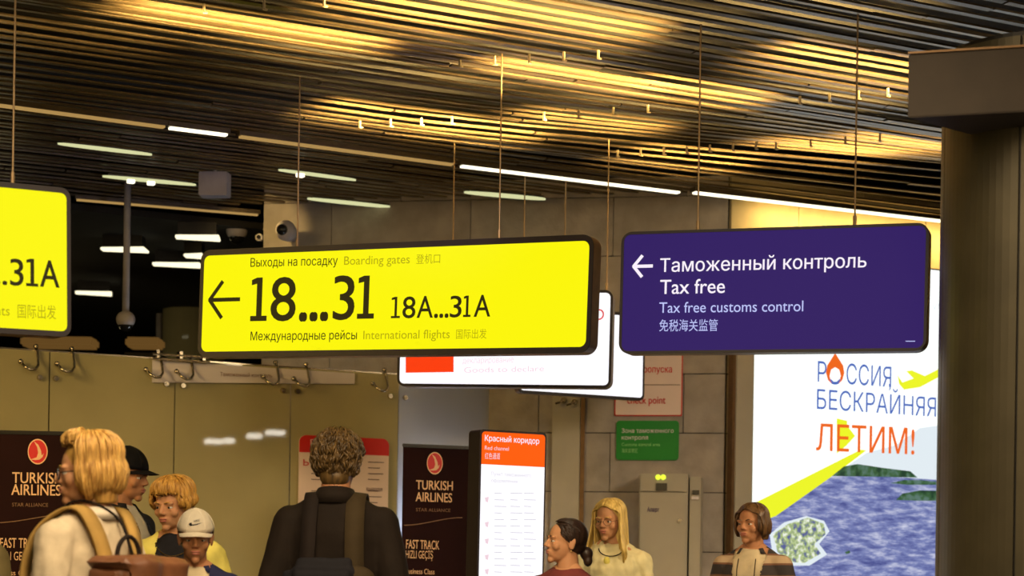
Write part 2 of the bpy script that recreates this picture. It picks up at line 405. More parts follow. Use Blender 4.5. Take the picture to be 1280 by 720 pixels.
print('slats', n_sl)
# small clips that hang the slats, in rows at the start of each band
bm = bmesh.new(); box(bm, (0, 0, 0), (0.008, 0.012, 0.045)); box(bm, (0.008, 0, -0.02), (0.022, 0.012, 0.008))
clip = bpy.data.meshes.new('slat_clip'); bm.to_mesh(clip); bm.free(); clip.materials.append(MAT['clip'])
for (u0, v0, u1, v1, n) in ((255, 10, 405, 2, 3), (575, 78, 748, 68, 5), (772, 192, 945, 182, 7), (680, 145, 810, 136, 4), (970, 182, 1100, 172, 4), (1000, 125, 1110, 115, 4), (450, 155, 565, 150, 4)):
    for k in range(n):
        p = ceil_pt(u0+(u1-u0)*k/(n-1), v0+(v1-v0)*k/(n-1))
        o = bpy.data.objects.new('slat_clip', clip); C.objects.link(o); o.parent = ceil
        o.location = (p.x, p.y, CZ+0.0); o.rotation_euler = (0, 0, BETA+0.3)

# linear lights let into the ceiling
def linear_light(u0, v0, u1, v1, mat, label, wd=0.045, group='linear lights in the slatted ceiling'):
    a = hit(u0, v0, (0, 0, CZ-0.02), Vector((0, 0, 1))); b = hit(u1, v1, (0, 0, CZ-0.02), Vector((0, 0, 1)))
    c = (a+b)/2; Ln = (b-a).length; ang = math.atan2(b.y-a.y, b.x-a.x)
    t = thing('linear_light', (c.x, c.y, CZ-0.02), label, 'light', group, ang)
    bm = bmesh.new(); box(bm, (0, 0, 0.016), (Ln+0.03, wd+0.02, 0.03)); build('housing', bm, 'slat', t)
    bm = bmesh.new(); box(bm, (0, 0, -0.004), (Ln, wd, 0.014)); build('diffuser', bm, mat, t)
linear_light(-60, 123, 205, 158, 'led_dim', 'dim amber linear ceiling light running in from the left edge')
linear_light(212, 159, 283, 168, 'led', 'short bright linear light on the ceiling left of the middle')
linear_light(300, 170, 565, 205, 'led_dim', 'dim amber linear ceiling light above the wide yellow sign')
linear_light(577, 207, 848, 240, 'led', 'bright white linear ceiling light above the right end of the yellow sign')
linear_light(868, 240, 1300, 290, 'led', 'bright white linear ceiling light above the violet sign', 0.05)
def slot_light(u0, v0, u1, v1, wd, label, blocks=0):
    a = ceil_pt(u0, v0); b = ceil_pt(u1, v1); c = (a+b)/2; Ln = (b-a).length; ang = math.atan2(b.y-a.y, b.x-a.x)
    t = thing('slot_light', (c.x, c.y, CZ-0.012), label, 'light', 'slim lights among the rear slats', ang)
    bm = bmesh.new(); n = 24
    prism(bm, [(Ln/2*math.cos(2*PI*k/n), wd/2*math.sin(2*PI*k/n)) for k in range(n)], -0.006, 0.006)
    bmesh.ops.rotate(bm, verts=bm.verts[:], cent=(0, 0, 0), matrix=Matrix.Rotation(-PI/2, 3, 'X'))
    build('diffuser', bm, 'slot_light', t)
    bm = bmesh.new(); box(bm, (0, 0, 0.012), (Ln*0.9, wd*0.8, 0.012)); build('housing', bm, 'slat', t)
    for k in range(blocks):
        bm = bmesh.new(); box(bm, (-0.13+0.14*k, 0, -0.015), (0.05, 0.04, 0.03), 0, 0.003); build('lamp_block', bm, 'led', t)
slot_light(72, 177, 190, 191, 0.065, 'slim greenish white ceiling light nearest the left yellow sign')
slot_light(128, 218, 245, 229, 0.08, 'slim ceiling light with two small lamp blocks left of the grey box', 2)
slot_light(348, 210, 445, 223, 0.06, 'slim ceiling light right of the grey box', 1)
slot_light(384, 246, 490, 257, 0.09, 'slim ceiling light above the wide yellow sign near the stone wall')
slot_light(580, 238, 682, 247, 0.10, 'slim ceiling light beside the wires of the yellow sign, near the stone wall')

# ------------------------------------------------------------------ hanging lit signs
def sign(name, P, W, H, yaw, roll, D, face, label, group, wires, rim=0.03, facemat=None, rad=0.06, wire_top=None, top_rim=None):
    pn = Panel(P, yaw, roll); t = pn.thing(name, label, 'sign', group)
    tr = top_rim or rim
    bm = bmesh.new(); prism(bm, rrect(-W/2, -H/2, W/2, H/2, rad), 0.008, D); build('housing', bm, 'side', t)
    # front rim: ring between outer and inner outline
    o1 = rrect(-W/2, -H/2, W/2, H/2, rad); i1 = rrect(-W/2+rim, -H/2+tr, W/2-rim, H/2-tr, rad*0.6); bm = bmesh.new()
    n = len(o1); vo = [bm.verts.new((x, 0, z)) for x, z in o1]; vi = [bm.verts.new((x, 0, z)) for x, z in i1]
    vo2 = [bm.verts.new((x, 0.009, z)) for x, z in o1]; vi2 = [bm.verts.new((x, 0.009, z)) for x, z in i1]
    for k in range(n):
        j = (k+1) % n
        bm.faces.new((vo[k], vo[j], vi[j], vi[k])); bm.faces.new((vo[k], vo2[k], vo2[j], vo[j]))
        bm.faces.new((vi[k], vi[j], vi2[j], vi2[k])); bm.faces.new((vo2[k], vi2[k], vi2[j], vo2[j]))
    bmesh.ops.recalc_face_normals(bm, faces=bm.faces[:]); build('frame_rim', bm, 'frame', t)
    bm = bmesh.new(); prism(bm, rrect(-W/2+rim-0.002, -H/2+tr-0.002, W/2-rim+0.002, H/2-tr+0.002, rad*0.6), 0.003, 0.0075); build('lit_face', bm, face, t)
    for u in wires:
        x, z = pn.uv(u, 300, D/2); base = pn.P+pn.ax*x+pn.ay*(D/2)+pn.az*(H/2)
        top = Vector((base.x, base.y, CZ+0.03)); bm = bmesh.new()
        cyl(bm, pn.loc(base-Vector((0, 0, 0.01))), pn.loc(top), 0.0045, seg=8); cyl(bm, pn.loc(base), pn.loc(base+Vector((0, 0, 0.05))), 0.009, seg=8)
        build('suspension_wire', bm, 'wire', t)
    return pn, t
def arrow(pn, mat, u0, u1, v, h, th, y=-0.002):
    x0, z0 = pn.uv(u0, v, y); x1, _ = pn.uv(u1, v, y); zt = pn.uv(u0, v-h/2, y)[1]-z0; k = pn.uv(u0, v-th/2, y)[1]-z0
    bm = bmesh.new(); d = zt*0.98
    def bar(a, b):
        a = Vector(a); b = Vector(b); n = Vector((-(b-a).y, (b-a).x)).normalized()*k
        bm.faces.new([bm.verts.new((p.x, y, p.y)) for p in (a-n, b-n, b+n, a+n)])
    bar((x0+k, z0), (x1, z0)); y0 = y; y = y-0.0004; bar((x0-k*0.2, z0-k*0.3), (x0+d*0.85, z0+zt)); y -= 0.0004; bar((x0-k*0.2, z0+k*0.3), (x0+d*0.85, z0-zt))
    return build('arrow', bm, mat, pn.root)

# wide yellow gate sign
pn, t = sign('hanging_sign', (-0.695, 10.212, 2.728), 2.40, 0.60, -0.4578, -0.024, 0.10, 'yellow',
    'wide yellow lit hanging sign with boarding gates 18 to 31 in the middle', 'lit hanging signs', (372, 624), rim=0.022, top_rim=0.032)
arrow(pn, 'ink', 262, 300, 375, 46, 5)
pn.text('Выходы на посадку', 'ink', 313, 333.5, 422, 331, 11, bold=0.004)
pn.text('Boarding gates', 'olive_ink', 430, 331, 512, 329, 10.5)
pn.text('登机口', 'olive_ink', 520, 329, 550, 328, 9)
pn.one('ink', 312.5, 335, 401.5, 55, 0.15); pn.text('8', 'ink', 337.5, 401, 369, 400.5, 53.5, bold=0.014)
pn.text('...', 'ink', 373.5, 400.6, 410, 399.8, 58, bold=0.05)
pn.text('3', 'ink', 415.5, 399.5, 442.5, 399, 54, bold=0.014); pn.one('ink', 446, 469, 398.6, 54.5, 0.15)
pn.one('ink', 488.5, 500.7, 397.8, 27, 0.13); pn.text('8', 'ink', 502.7, 397.6, 519, 397.4, 26.5, bold=0.012)
pn.text('A', 'ink', 520.7, 397.3, 541, 397, 27, bold=0.012); pn.text('...', 'ink', 542.5, 397, 560.5, 396.6, 28, bold=0.04)
pn.text('3', 'ink', 562, 396.6, 576.7, 396.4, 26.5, bold=0.012); pn.one('ink', 578.7, 589, 396.3, 27, 0.13); pn.text('A', 'ink', 592, 396, 612.7, 395.6, 27, bold=0.012)
pn.text('Международные рейсы', 'ink', 313, 425.5, 446, 424, 11, bold=0.004)
pn.text('International flights', 'olive_ink', 454, 424, 562, 422.6, 10.5)
pn.text('国际出发', 'olive_ink', 570, 422.6, 608, 422, 9)

# violet customs sign
pn, t = sign('hanging_sign', (1.217, 9.208, 2.664), 1.49, 0.60, -0.328, -0.0103, 0.10, 'purple',
    'violet lit hanging sign with white tax free and customs lettering', 'lit hanging signs', (872, 1068), rim=0.014, top_rim=0.014, rad=0.055)
arrow(pn, 'white_ink', 792, 816, 333, 27, 4)
pn.text('Таможенный контроль', 'white_ink', 825, 340, 1083, 334, 17, bold=0.012)
pn.text('Tax free', 'white_ink', 825, 367.5, 906, 366, 17.5, bold=0.012)
pn.text('Tax free customs control', 'blue_ink', 824, 391, 1004, 389, 13, bold=0.002)
pn.text('免税海关监管', 'blue_ink', 824, 413, 897, 412.5, 11)
pn.poly('maker_mark', 'blue_ink', [(1132, 426), (1144, 426), (1144, 427), (1132, 427)])

# left yellow sign, its left part outside the frame
Lyaw = 0.5577
Pl = Vector((-2.117, 7.554, 2.515)); axl = Vector((math.cos(Lyaw), math.sin(Lyaw), 0)); Pl2 = Pl - axl*(0.6-0.375)
pn, t = sign('hanging_sign', (Pl2.x, Pl2.y, 2.511), 1.2, 0.60, Lyaw, 0.0206, 0.10, 'yellow',
    'yellow lit hanging sign cut by the left edge of the picture, reading 31A', 'lit hanging signs', (16, -120), rim=0.016, top_rim=0.022, rad=0.04)
pn.text('3', 'ink', 12.5, 356.5, 29.5, 357.2, 33, bold=0.012); pn.one('ink', 32.6, 47.5, 357.5, 33.5, 0.14); pn.text('A', 'ink', 50, 358, 74.3, 359.5, 33, bold=0.02)
pn.text('18A', 'ink', -72, 349, -20, 353, 33, bold=0.006)
pn.text('...', 'ink', -15, 354, 9, 356, 28, bold=0.03)
pn.text('国际出发', 'olive_ink', 22, 396, 70, 397.5, 13)
pn.text('International flights', 'olive_ink', -110, 391, 12, 394.5, 12.5)

# white red-channel sign behind the yellow one
yw = -0.17
P3 = at(765, 424, 11.9); ax = Vector((math.cos(yw), math.sin(yw), 0))
Wd = 1.36; ctr = P3 - ax*(Wd/2); zb = at(765, 484, 11.9).z
pn, t = sign('hanging_sign', (ctr.x, ctr.y, zb+0.305), Wd, 0.61, yw, -0.010, 0.11, 'white',
    'white lit hanging sign with a red block, half hidden behind the wide yellow sign', 'lit hanging signs', (567, 760), rim=0.016, top_rim=0.018, rad=0.05)
pn.poly('red_block', 'red_lit', [(507, 400), (567, 398), (567, 465), (507, 466)])
pn.text('декларирование', 'pink_ink', 578, 454.5, 642, 453, 8)
pn.text('Goods to declare', 'pink_ink', 580, 466, 680, 464, 7)
pn.text('RED', 'red_line', 722, 401, 755, 400, 14)
# white sign behind the violet one, turned the other way
yw = BETA; P4 = at(806, 450, 13.35); ax = Vector((math.cos(yw), math.sin(yw), 0)); Wd = 1.0
ctr = P4 - ax*(Wd/2); zb = at(806, 501, 13.35).z
pn, t = sign('hanging_sign', (ctr.x, ctr.y, zb+0.30), Wd, 0.6, yw, 0.0, 0.06, 'white',
    'plain white lit hanging sign furthest back, low corner showing under the violet sign', 'lit hanging signs', (655, 706), rim=0.014, top_rim=0.02, rad=0.04)

# ------------------------------------------------------------------ lit poster on the right wall
QP = QW-0.09
pn = Panel(sq(SW+1.3, QP, 1.6), BETA)
xl, zt = pn.uv(943, 313); xr = xl+2.6; zt = pn.uv(1172, 338)[1]; zbm = -1.3
t = pn.thing('poster_lightbox', 'large white lit travel poster with a sea view beside the metal column', 'poster')
bm = bmesh.new(); prism(bm, [(xl-0.012, zbm), (xr, zbm), (xr, zt+0.012), (xl-0.012, zt+0.012)], 0.004, 0.075); build('housing', bm, 'frame', t)
bm = bmesh.new(); prism(bm, [(xl, zbm+0.01), (xr-0.01, zbm+0.01), (xr-0.01, zt), (xl, zt)], 0.0, 0.006); build('lit_face', bm, 'white_bright', t)
pn.text('Р', 'poster_blue', 1022, 477, 1033, 478, 26, bold=0.0)
pn.text('ССИЯ', 'poster_blue', 1058, 480, 1114, 484, 26, bold=0.0)
pn.text(',', 'poster_blue', 1111, 484, 1113.5, 485, 26)
n = 20; ring = [(1044+10.5*math.cos(2*PI*k/n), 466+14*math.sin(2*PI*k/n)) for k in range(n)]
flame = [(1044, 441), (1049, 449), (1054, 457), (1055.5, 466), (1053, 475), (1048, 480), (1051, 470), (1049, 462), (1044, 459), (1039, 462), (1037, 470), (1040, 480), (1035, 475), (1032.5, 466), (1034, 457), (1039, 449)]
pn.poly('flame_letter', 'orange_ink', flame)
pn.poly('flame_letter_core', 'poster_blue', [(1040, 480), (1037, 474), (1039, 474), (1042, 477), (1046, 477), (1049, 474), (1051, 474), (1048, 480), (1044, 481)], y=-0.0035)
pn.text('БЕСКРАЙНЯЯ', 'poster_blue', 1021, 511, 1170, 521, 25, bold=0.0)
pn.poly('yellow_arrow_print', 'poster_yellow', [(1046, 523), (1059, 526), (1059, 532), (1069, 545), (1058, 557), (1046, 567)], y=-0.002)
pn.text('ЛЕТИМ!', 'orange_ink', 1020, 563, 1143, 568, 34, bold=0.01, y=-0.004)
pn.poly('aeroplane_print', 'poster_yellow', [(1122, 469), (1128, 478), (1142, 473), (1133, 464), (1140, 463), (1156, 470), (1178, 459), (1178, 469), (1150, 484), (1130, 487), (1124, 480)])
pn.poly('yellow_beam_print', 'poster_yellow', [(1083, 563), (1042, 594), (970, 645), (943, 655), (943, 629), (1076, 562)], y=-0.0025)
pn.poly('cloud_print', 'poster_cloud', [(1083, 566), (1120, 556), (1150, 535), (1200, 528), (1200, 604), (1142, 598), (1042, 594)], y=-0.0015)
pn.poly('sea_print', 'sea', [(1042, 594), (1100, 595), (1220, 603), (1220, 800), (943, 800), (943, 655), (970, 645)], y=-0.002)
pn.poly('hill_print', 'hills', [(1040, 595), (1055, 583), (1072, 580), (1105, 585), (1138, 589), (1147, 597), (1100, 596)], y=-0.003)
pn.poly('island_print', 'hills', [(1113, 604), (1130, 600), (1150, 600), (1180, 603), (1200, 605), (1180, 606), (1135, 606)], y=-0.003)
pn.poly('island_print', 'hills', [(1120, 625), (1128, 617), (1150, 613), (1200, 614), (1200, 626), (1150, 626)], y=-0.003)
pn.poly('surf_print', 'poster_cloud', [(962, 668), (980, 653), (1008, 645), (1030, 651), (1037, 664), (1024, 680), (1034, 693), (1012, 707), (984, 707), (966, 694)], y=-0.0027)
pn.poly('shoal_print', 'shoal', [(966, 668), (985, 655), (1010, 647), (1030, 655), (1032, 668), (1018, 680), (1026, 692), (1005, 704), (985, 702), (972, 690)], y=-0.003)
pn.poly('boat_print', 'hills', [(1056, 690), (1062, 688), (1063, 691), (1058, 693)], y=-0.003)
pn.text('ука', 'poster_cloud', 1165, 386, 1185, 387, 10, y=-0.003)
# brown frame pillar left of the poster
pl = thing('door_jamb_pillar', sq(SW+0.14, QW-0.07, 0), 'narrow brown vertical pillar between the stone wall and the lit poster', 'pillar', rz=BETA)
x0 = (hit(919, 600, sq(SW, QW-0.12, 0), Q3)-sq(SW+0.14, 0, 0)).dot(A3); x1 = (hit(941, 600, sq(SW, QW-0.12, 0), Q3)-sq(SW+0.14, 0, 0)).dot(A3)
bm = bmesh.new(); box(bm, ((x0+x1)/2, 0, 1.45), (x1-x0, 0.10, 2.9), 0, 0.004); build('shaft', bm, 'cabinet', pl)
bm = bmesh.new(); box(bm, (x0-0.012, -0.01, 1.45), (0.022, 0.06, 2.9), 0, 0.002); build('edge_trim', bm, 'side', pl)

# ------------------------------------------------------------------ round column with collar, right edge
YC = 8.05; cx = at(1176.5, 400, YC).x+0.42
col = thing('round_column', (cx, YC, 0), 'thick round metal-clad column at the right edge of the picture', 'column')
bm = bmesh.new()
cyl(bm, (0, 0, 0), (0, 0, 3.50), 0.405, seg=64, caps=True); build('core', bm, 'dark_metal', col, smooth=False)
for k in range(6):                           # curved cladding panels with open seams
    a0 = math.radians(-118+60*k)+0.012; a1 = a0+math.radians(60)-0.024; bm = bmesh.new(); n = 14; vs = []
    for j in range(n+1):
        a = a0+(a1-a0)*j/n
        vs.append([bm.verts.new((rr*math.cos(a), rr*math.sin(a), z)) for rr, z in ((0.407, 0.02), (0.42, 0.02), (0.42, 3.48), (0.407, 3.48))])
    for j in range(n):
        for i in range(4): bm.faces.new((vs[j][i], vs[j][(i+1) % 4], vs[j+1][(i+1) % 4], vs[j+1][i]))
    bm.faces.new(vs[0]); bm.faces.new(list(reversed(vs[-1]))); bmesh.ops.recalc_face_normals(bm, faces=bm.faces[:])
    build('cladding_panel', bm, 'column', col)
# square collar round the column: bottom plane and corners from real directions
zb = CAMZ+ray(1134, 147).z*7.55; zt = CAMZ+ray(1134, 68).z*7.55
Pc = at(1134, 147, 7.55); d1 = Vector((math.cos(math.radians(-17)), math.sin(math.radians(-17)), 0)); d2 = Vector((math.cos(math.radians(42)), math.sin(math.radians(42)), 0))
cc = thing('column_collar_box', (Pc.x, Pc.y, zb), 'dark angular box wrapped round the column near the ceiling', 'box')
pts = [Vector((0, 0, 0)), d1*1.4, d1*1.4+d2*1.5, d2*1.5]
bm = bmesh.new(); lo = [bm.verts.new((p.x, p.y, 0)) for p in pts]; hi = [bm.verts.new((p.x, p.y, zt-zb)) for p in pts]
bm.faces.new(lo); bm.faces.new(hi)
for k in range(4): bm.faces.new((lo[k], lo[(k+1) % 4], hi[(k+1) % 4], hi[k]))
bmesh.ops.recalc_face_normals(bm, faces=bm.faces[:]); bmesh.ops.bevel(bm, geom=bm.edges[:], offset=0.004, segments=2, affect='EDGES')
build('casing', bm, 'collar', cc)
bm = bmesh.new(); e = [pts[0]-d1*0.006, pts[1]]; box(bm, (pts[1]*0.5)+Vector((0, 0, zt-zb+0.004)), (1.4, 0.02, 0.008), math.radians(-17)); build('top_trim', bm, 'side', cc)

# ------------------------------------------------------------------ frosted glass partition
QG = 12.36
GZ = 2.655
pg = Panel(sq(0, QG, 0), BETA); part = pg.thing('glass_partition', 'long frosted glass partition with steel hooks along its top behind the travellers', 'partition')
def gs(u, v=600): return pg.uv(u, v)[0]
edges = [gs(-110), gs(60), gs(217), gs(362), gs(497), gs(624)]
for k in range(5):
    a, b = edges[k]+0.004, edges[k+1]-0.004
    bm = bmesh.new(); box(bm, ((a+b)/2, 0.006, GZ/2+0.02), (b-a, 0.012, GZ-0.04), 0, 0.002)
    build('glass_panel', bm, 'lit_glass' if k == 4 else 'glass', part)
bm = bmesh.new(); box(bm, ((edges[0]+edges[4])/2, 0.02, GZ+0.004), (edges[4]-edges[0], 0.02, 0.012)); build('top_rail', bm, 'chrome', part)
bm = bmesh.new(); box(bm, ((edges[0]+edges[5])/2, 0.02, 0.02), (edges[5]-edges[0], 0.05, 0.04)); build('bottom_rail', bm, 'chrome', part)
for u in (45, 90, 200, 238, 345, 383, 481):
    x = gs(u, 450); bm = bmesh.new(); r = 0.058
    pts = [(x+0.0, 0.0, GZ+0.02), (x, -0.02, GZ)] + [(x-0.055+0.062*math.cos(a), -0.02-0.10*math.sin(-a)*0.9, GZ-0.05+0.085*math.sin(a)) for a in [(-0.1-0.17*j*PI) for j in range(6)]]
    tube(bm, pts, 0.010, 8); ell(bm, pts[-1], (0.018,)*3, u=10, v=8); cyl(bm, (x, -0.005, GZ+0.03), (x, 0.02, GZ+0.03), 0.014, seg=10)
    build('hook', bm, 'chrome', part, smooth=True)
for u, v in ((50, 472), (70, 473), (208, 480), (229, 482), (354, 488), (372, 489), (488, 495), (507, 497)):
    x, z = pg.uv(u, v, -0.01); bm = bmesh.new(); cyl(bm, (x, -0.018, z), (x, 0.0, z), 0.016, 0.02, seg=14); cyl(bm, (x, -0.024, z), (x, -0.016, z), 0.008, seg=8)
    build('glass_fixing', bm, 'chrome', part)
xa, z = pg.uv(190, 449, -0.05); xb, z2 = pg.uv(262, 452, -0.05)
bm = bmesh.new()
for dz in (-0.004, 0.026): tube(bm, [(xa, -0.05, GZ+dz), (xb, -0.05, GZ+dz)], 0.008, 8)
for k in range(3): box(bm, (xa+(xb-xa)*(0.1+0.4*k), -0.02, GZ+0.03), (0.02, 0.07, 0.05))
build('double_rail', bm, 'chrome', part)
# long white notice on the glass
ps = Panel(sq(0, QG-0.012, 0), BETA)
xa, z0 = ps.uv(190, 479); xb, z1 = ps.uv(443, 480); zz = GZ-0.015
ps.thing('notice_strip', 'long white notice strip along the top of the glass partition', 'notice')
zq = GZ-0.012; pts = [(xa, ps.uv(190, 478)[1]), (xb, ps.uv(443, 480)[1]), (xb, zq), (xa, zq)]
bm = bmesh.new(); prism(bm, pts, -0.004, 0.004); build('board', bm, 'strip_white', ps.root)
ps.text('Таможенный контроль', 'dim_cream', 275, 470, 340, 472, 5, y=-0.006)
# lamp behind the last glass panel
lp = sq((edges[4]+edges[5])/2+0.02, QG+0.16, 0.9)
lamp('backlight_tube', 'AREA', (lp.x-0.05, lp.y, 0.95), (lp.x-0.05-Q3.x*-0.01, lp.y-1, 1.1), 55, (0.78, 0.86, 1.0), 0.35, size_y=1.3)
lamp('right_wall_fill', 'AREA', sq(SW+1.9, QW-0.22, 3.88), sq(SW+1.9, QW+0.1, 3.5), 30, (1.0, 0.68, 0.24), 3.4, size_y=0.06)  # unseen strip added to turn the top of the poster wall gold
lamp('wall_end_spot', 'SPOT', at(322, 262, 13.7), at(333, 292, 14.25), 12, WARM, 0.03, math.radians(70), 0.5)  # unseen spot added for the gold cone on the wall's left end

# pale pilaster on the stone wall with two fixings
pw = Panel(C0-WN*0.05, ALPHA)
pw.thing('wall_pilaster', 'pale flat pilaster on the stone wall right of the red corridor totem', 'pilaster')
xa = pw.uv(689, 600)[0]; xb = pw.uv(724, 600)[0]; zt = pw.uv(700, 480)[1]
bm = bmesh.new(); box(bm, ((xa+xb)/2, 0.016, zt/2), (xb-xa, 0.03, zt), 0, 0.003); build('panel', bm, 'cabinet', pw.root)
bm = bmesh.new(); box(bm, (xb+0.018, 0.02, zt/2), (0.03, 0.02, zt)); build('shadow_strip', bm, 'side', pw.root)  # brown strip standing in for the shadow line beside the pilaster
for u, v in ((704, 500), (718, 502)):
    x, z = pw.uv(u, v, -0.01); bm = bmesh.new(); cyl(bm, (x, -0.02, z), (x, 0.002, z), 0.02, 0.024, seg=12); tube(bm, [(x, -0.02, z), (x-0.02, -0.05, z-0.02), (x-0.05, -0.06, z-0.03)], 0.008, 6)
    build('fixing', bm, 'chrome', pw.root)

# ------------------------------------------------------------------ notices and cabinet on the stone wall
WP = C0-WN*0.022
pn = Panel(WP, ALPHA); pn.thing('wall_notice', 'white notice with red lettering and red border on the stone wall below the violet sign', 'notice')
def rect(p, u0, v0, u1, v1):
    a = p.uv(u0, v1); b = p.uv(u1, v0); return a[0], a[1], b[0], b[1]
x0, z0, x1, z1 = rect(pn, 768, 425, 854, 520)
bm = bmesh.new(); prism(bm, rrect(x0, z0, x1, z1, 0.01), -0.004, 0.004); build('border', bm, 'notice_red', pn.root)
bm = bmesh.new(); prism(bm, rrect(x0+0.008, z0+0.008, x1-0.008, z1-0.008, 0.006), -0.006, -0.003); build('board', bm, 'notice_white', pn.root)
pn.text('пропуска', 'notice_red', 799, 465.5, 840, 465.5, 8.5, y=-0.008, bold=0.03)
pn.text('check point', 'notice_red', 784, 504.5, 832, 504.5, 9, y=-0.008, bold=0.03)
pn.poly('divider_line', 'dim_cream', [(772, 480.5), (850, 480.5), (850, 481.5), (772, 481.5)], y=-0.008)
pn = Panel(WP, ALPHA); pn.thing('wall_sign', 'green customs zone sign with rounded corners on the stone wall above the cabinet', 'sign')
x0, z0, x1, z1 = rect(pn, 770, 526, 849, 575)
bm = bmesh.new(); prism(bm, rrect(x0, z0, x1, z1, 0.025), -0.006, 0.004); build('plate', bm, 'green_sign', pn.root)
pn.text('Зона таможенного', 'strip_white', 777, 541, 842, 541, 5.5, y=-0.008, bold=0.01)
pn.text('контроля', 'strip_white', 777, 549.5, 810, 549.5, 5.5, y=-0.008, bold=0.01)
pn.text('Customs control area', 'pale_print', 777, 557.5, 825, 557.5, 4, y=-0.008)
pn.text('海关监管区', 'pale_print', 777, 565.5, 797, 565.5, 4, y=-0.008)

pc = Panel(C0-WN*0.30, ALPHA); x0, z0, x1, z1 = rect(pc, 797, 592, 860, 700)
x2 = pc.uv(876, 600)[0]
t = pc.thing('metal_cabinet', 'tall beige metal cabinet with two green indicator lights against the stone wall', 'cabinet')
bm = bmesh.new(); box(bm, ((x0+x1)/2, 0.14, z1/2), (x1-x0, 0.24, z1), 0, 0.006); build('body', bm, 'cabinet', t)
zj = pc.uv(830, 616)[1]
bm = bmesh.new(); box(bm, ((x0+x1)/2, 0.012, (zj-0.006+0.06)/2), (x1-x0-0.02, 0.02, zj-0.006-0.06), 0, 0.003); dr = build('door', bm, 'cabinet', t)
x, z = pc.uv(850, 651); bm = bmesh.new(); cyl(bm, (x, -0.012, z), (x, 0.002, z), 0.014, seg=14); cyl(bm, (x, -0.02, z), (x, -0.01, z), 0.006, seg=8); build('lock', bm, 'chrome', dr)
bm = bmesh.new(); box(bm, ((x0+x1)/2, 0.012, (z1+zj+0.006)/2), (x1-x0-0.02, 0.02, z1-zj-0.012), 0, 0.003); hd = build('header_panel', bm, 'cabinet', t)
pc.poly('display', 'cabinet_dark', [(820, 604), (834, 604), (834, 613), (820, 613)], y=-0.001, th=0.006, parent=hd)
for u in (822.5, 829):
    x, z = pc.uv(u, 596.5, 0); bm = bmesh.new(); cyl(bm, (x, -0.012, z), (x, 0.004, z), 0.017, 0.02, seg=14); build('indicator_light', bm, 'green_led', hd)
pc.text('Алерт', 'purple_print', 809, 639.5, 824, 640, 6, y=-0.002, parent=dr, bold=0.02)
t = thing('side_cabinet', pc.P+pc.ax*((x1+x2)/2+0.006), 'narrow beige steel duct box attached to the right side of the cabinet', 'box', rz=ALPHA)
wd = x2-x1
bm = bmesh.new(); box(bm, (0, 0.13, z1/2-0.01), (wd-0.012, 0.22, z1-0.02), 0, 0.004); build('casing', bm, 'cabinet', t)
bm = bmesh.new(); box(bm, (0.005, 0.012, z1-0.13), (0.05, 0.012, 0.03), 0, 0.002); build('label_plate', bm, 'cabinet_dark', t)
bm = bmesh.new(); box(bm, (0, 0.012, z1-0.17), (0.05, 0.012, 0.02), 0, 0.002); build('socket', bm, 'strip_white', t)

# ------------------------------------------------------------------ red corridor totem
pn = Panel((-0.006, 10.576, 1.0), 0.4924, -0.008); t = pn.thing('totem_sign', 'tall lit totem with orange header beside the banner, white below', 'sign')
W = 0.417; ztop = pn.uv(640, 538.5)[1]
bm = bmesh.new(); prism(bm, rrect(-W/2, -1.0, W/2, ztop, 0.022), 0.006, 0.14); build('housing', bm, 'frame', t)
zh = pn.uv(640, 582)[1]
bm = bmesh.new(); prism(bm, [p for p in rrect(-W/2+0.012, zh-0.05, W/2-0.012, ztop-0.012, 0.02) if p[1] > zh+0.001] + [(-W/2+0.012, zh), (W/2-0.012, zh)], 0, 0.007); build('lit_header', bm, 'orange_lit', t)
bm = bmesh.new(); prism(bm, [(-W/2+0.012, -0.9), (W/2-0.012, -0.9), (W/2-0.012, zh), (-W/2+0.012, zh)], 0.0, 0.007); build('lit_face', bm, 'white', t)
pn.text('Красный коридор', 'white_ink', 606, 551, 674, 555, 7.5, bold=0.02)
pn.text('Red channel', 'pink_ink', 606, 562, 636, 563.5, 5)
pn.text('红色通道', 'pink_ink', 606, 573, 625, 573.5, 6)
pn.text('Пункт таможенного', 'grey_ink', 614, 594.5, 664, 597, 5)
pn.text('оформления', 'grey_ink', 614, 602.5, 647, 604, 4.5)
for k in range(14):
    v = 616+k*8.2; a = 620 if k % 3 else 614
    for c0 in (618, 638, 655):
        pn.poly('text_line', 'grey_ink', [(c0, v), (c0+9+3*((k*7+c0) % 3), v+0.4), (c0+9+3*((k*7+c0) % 3), v+1.3), (c0, v+0.9)], y=-0.002)
for v in (622, 653, 674, 694, 712):
    pn.poly('pictogram', 'pink_ink', [(606, v), (611, v-1), (610, v+6), (607, v+5)], y=-0.002)

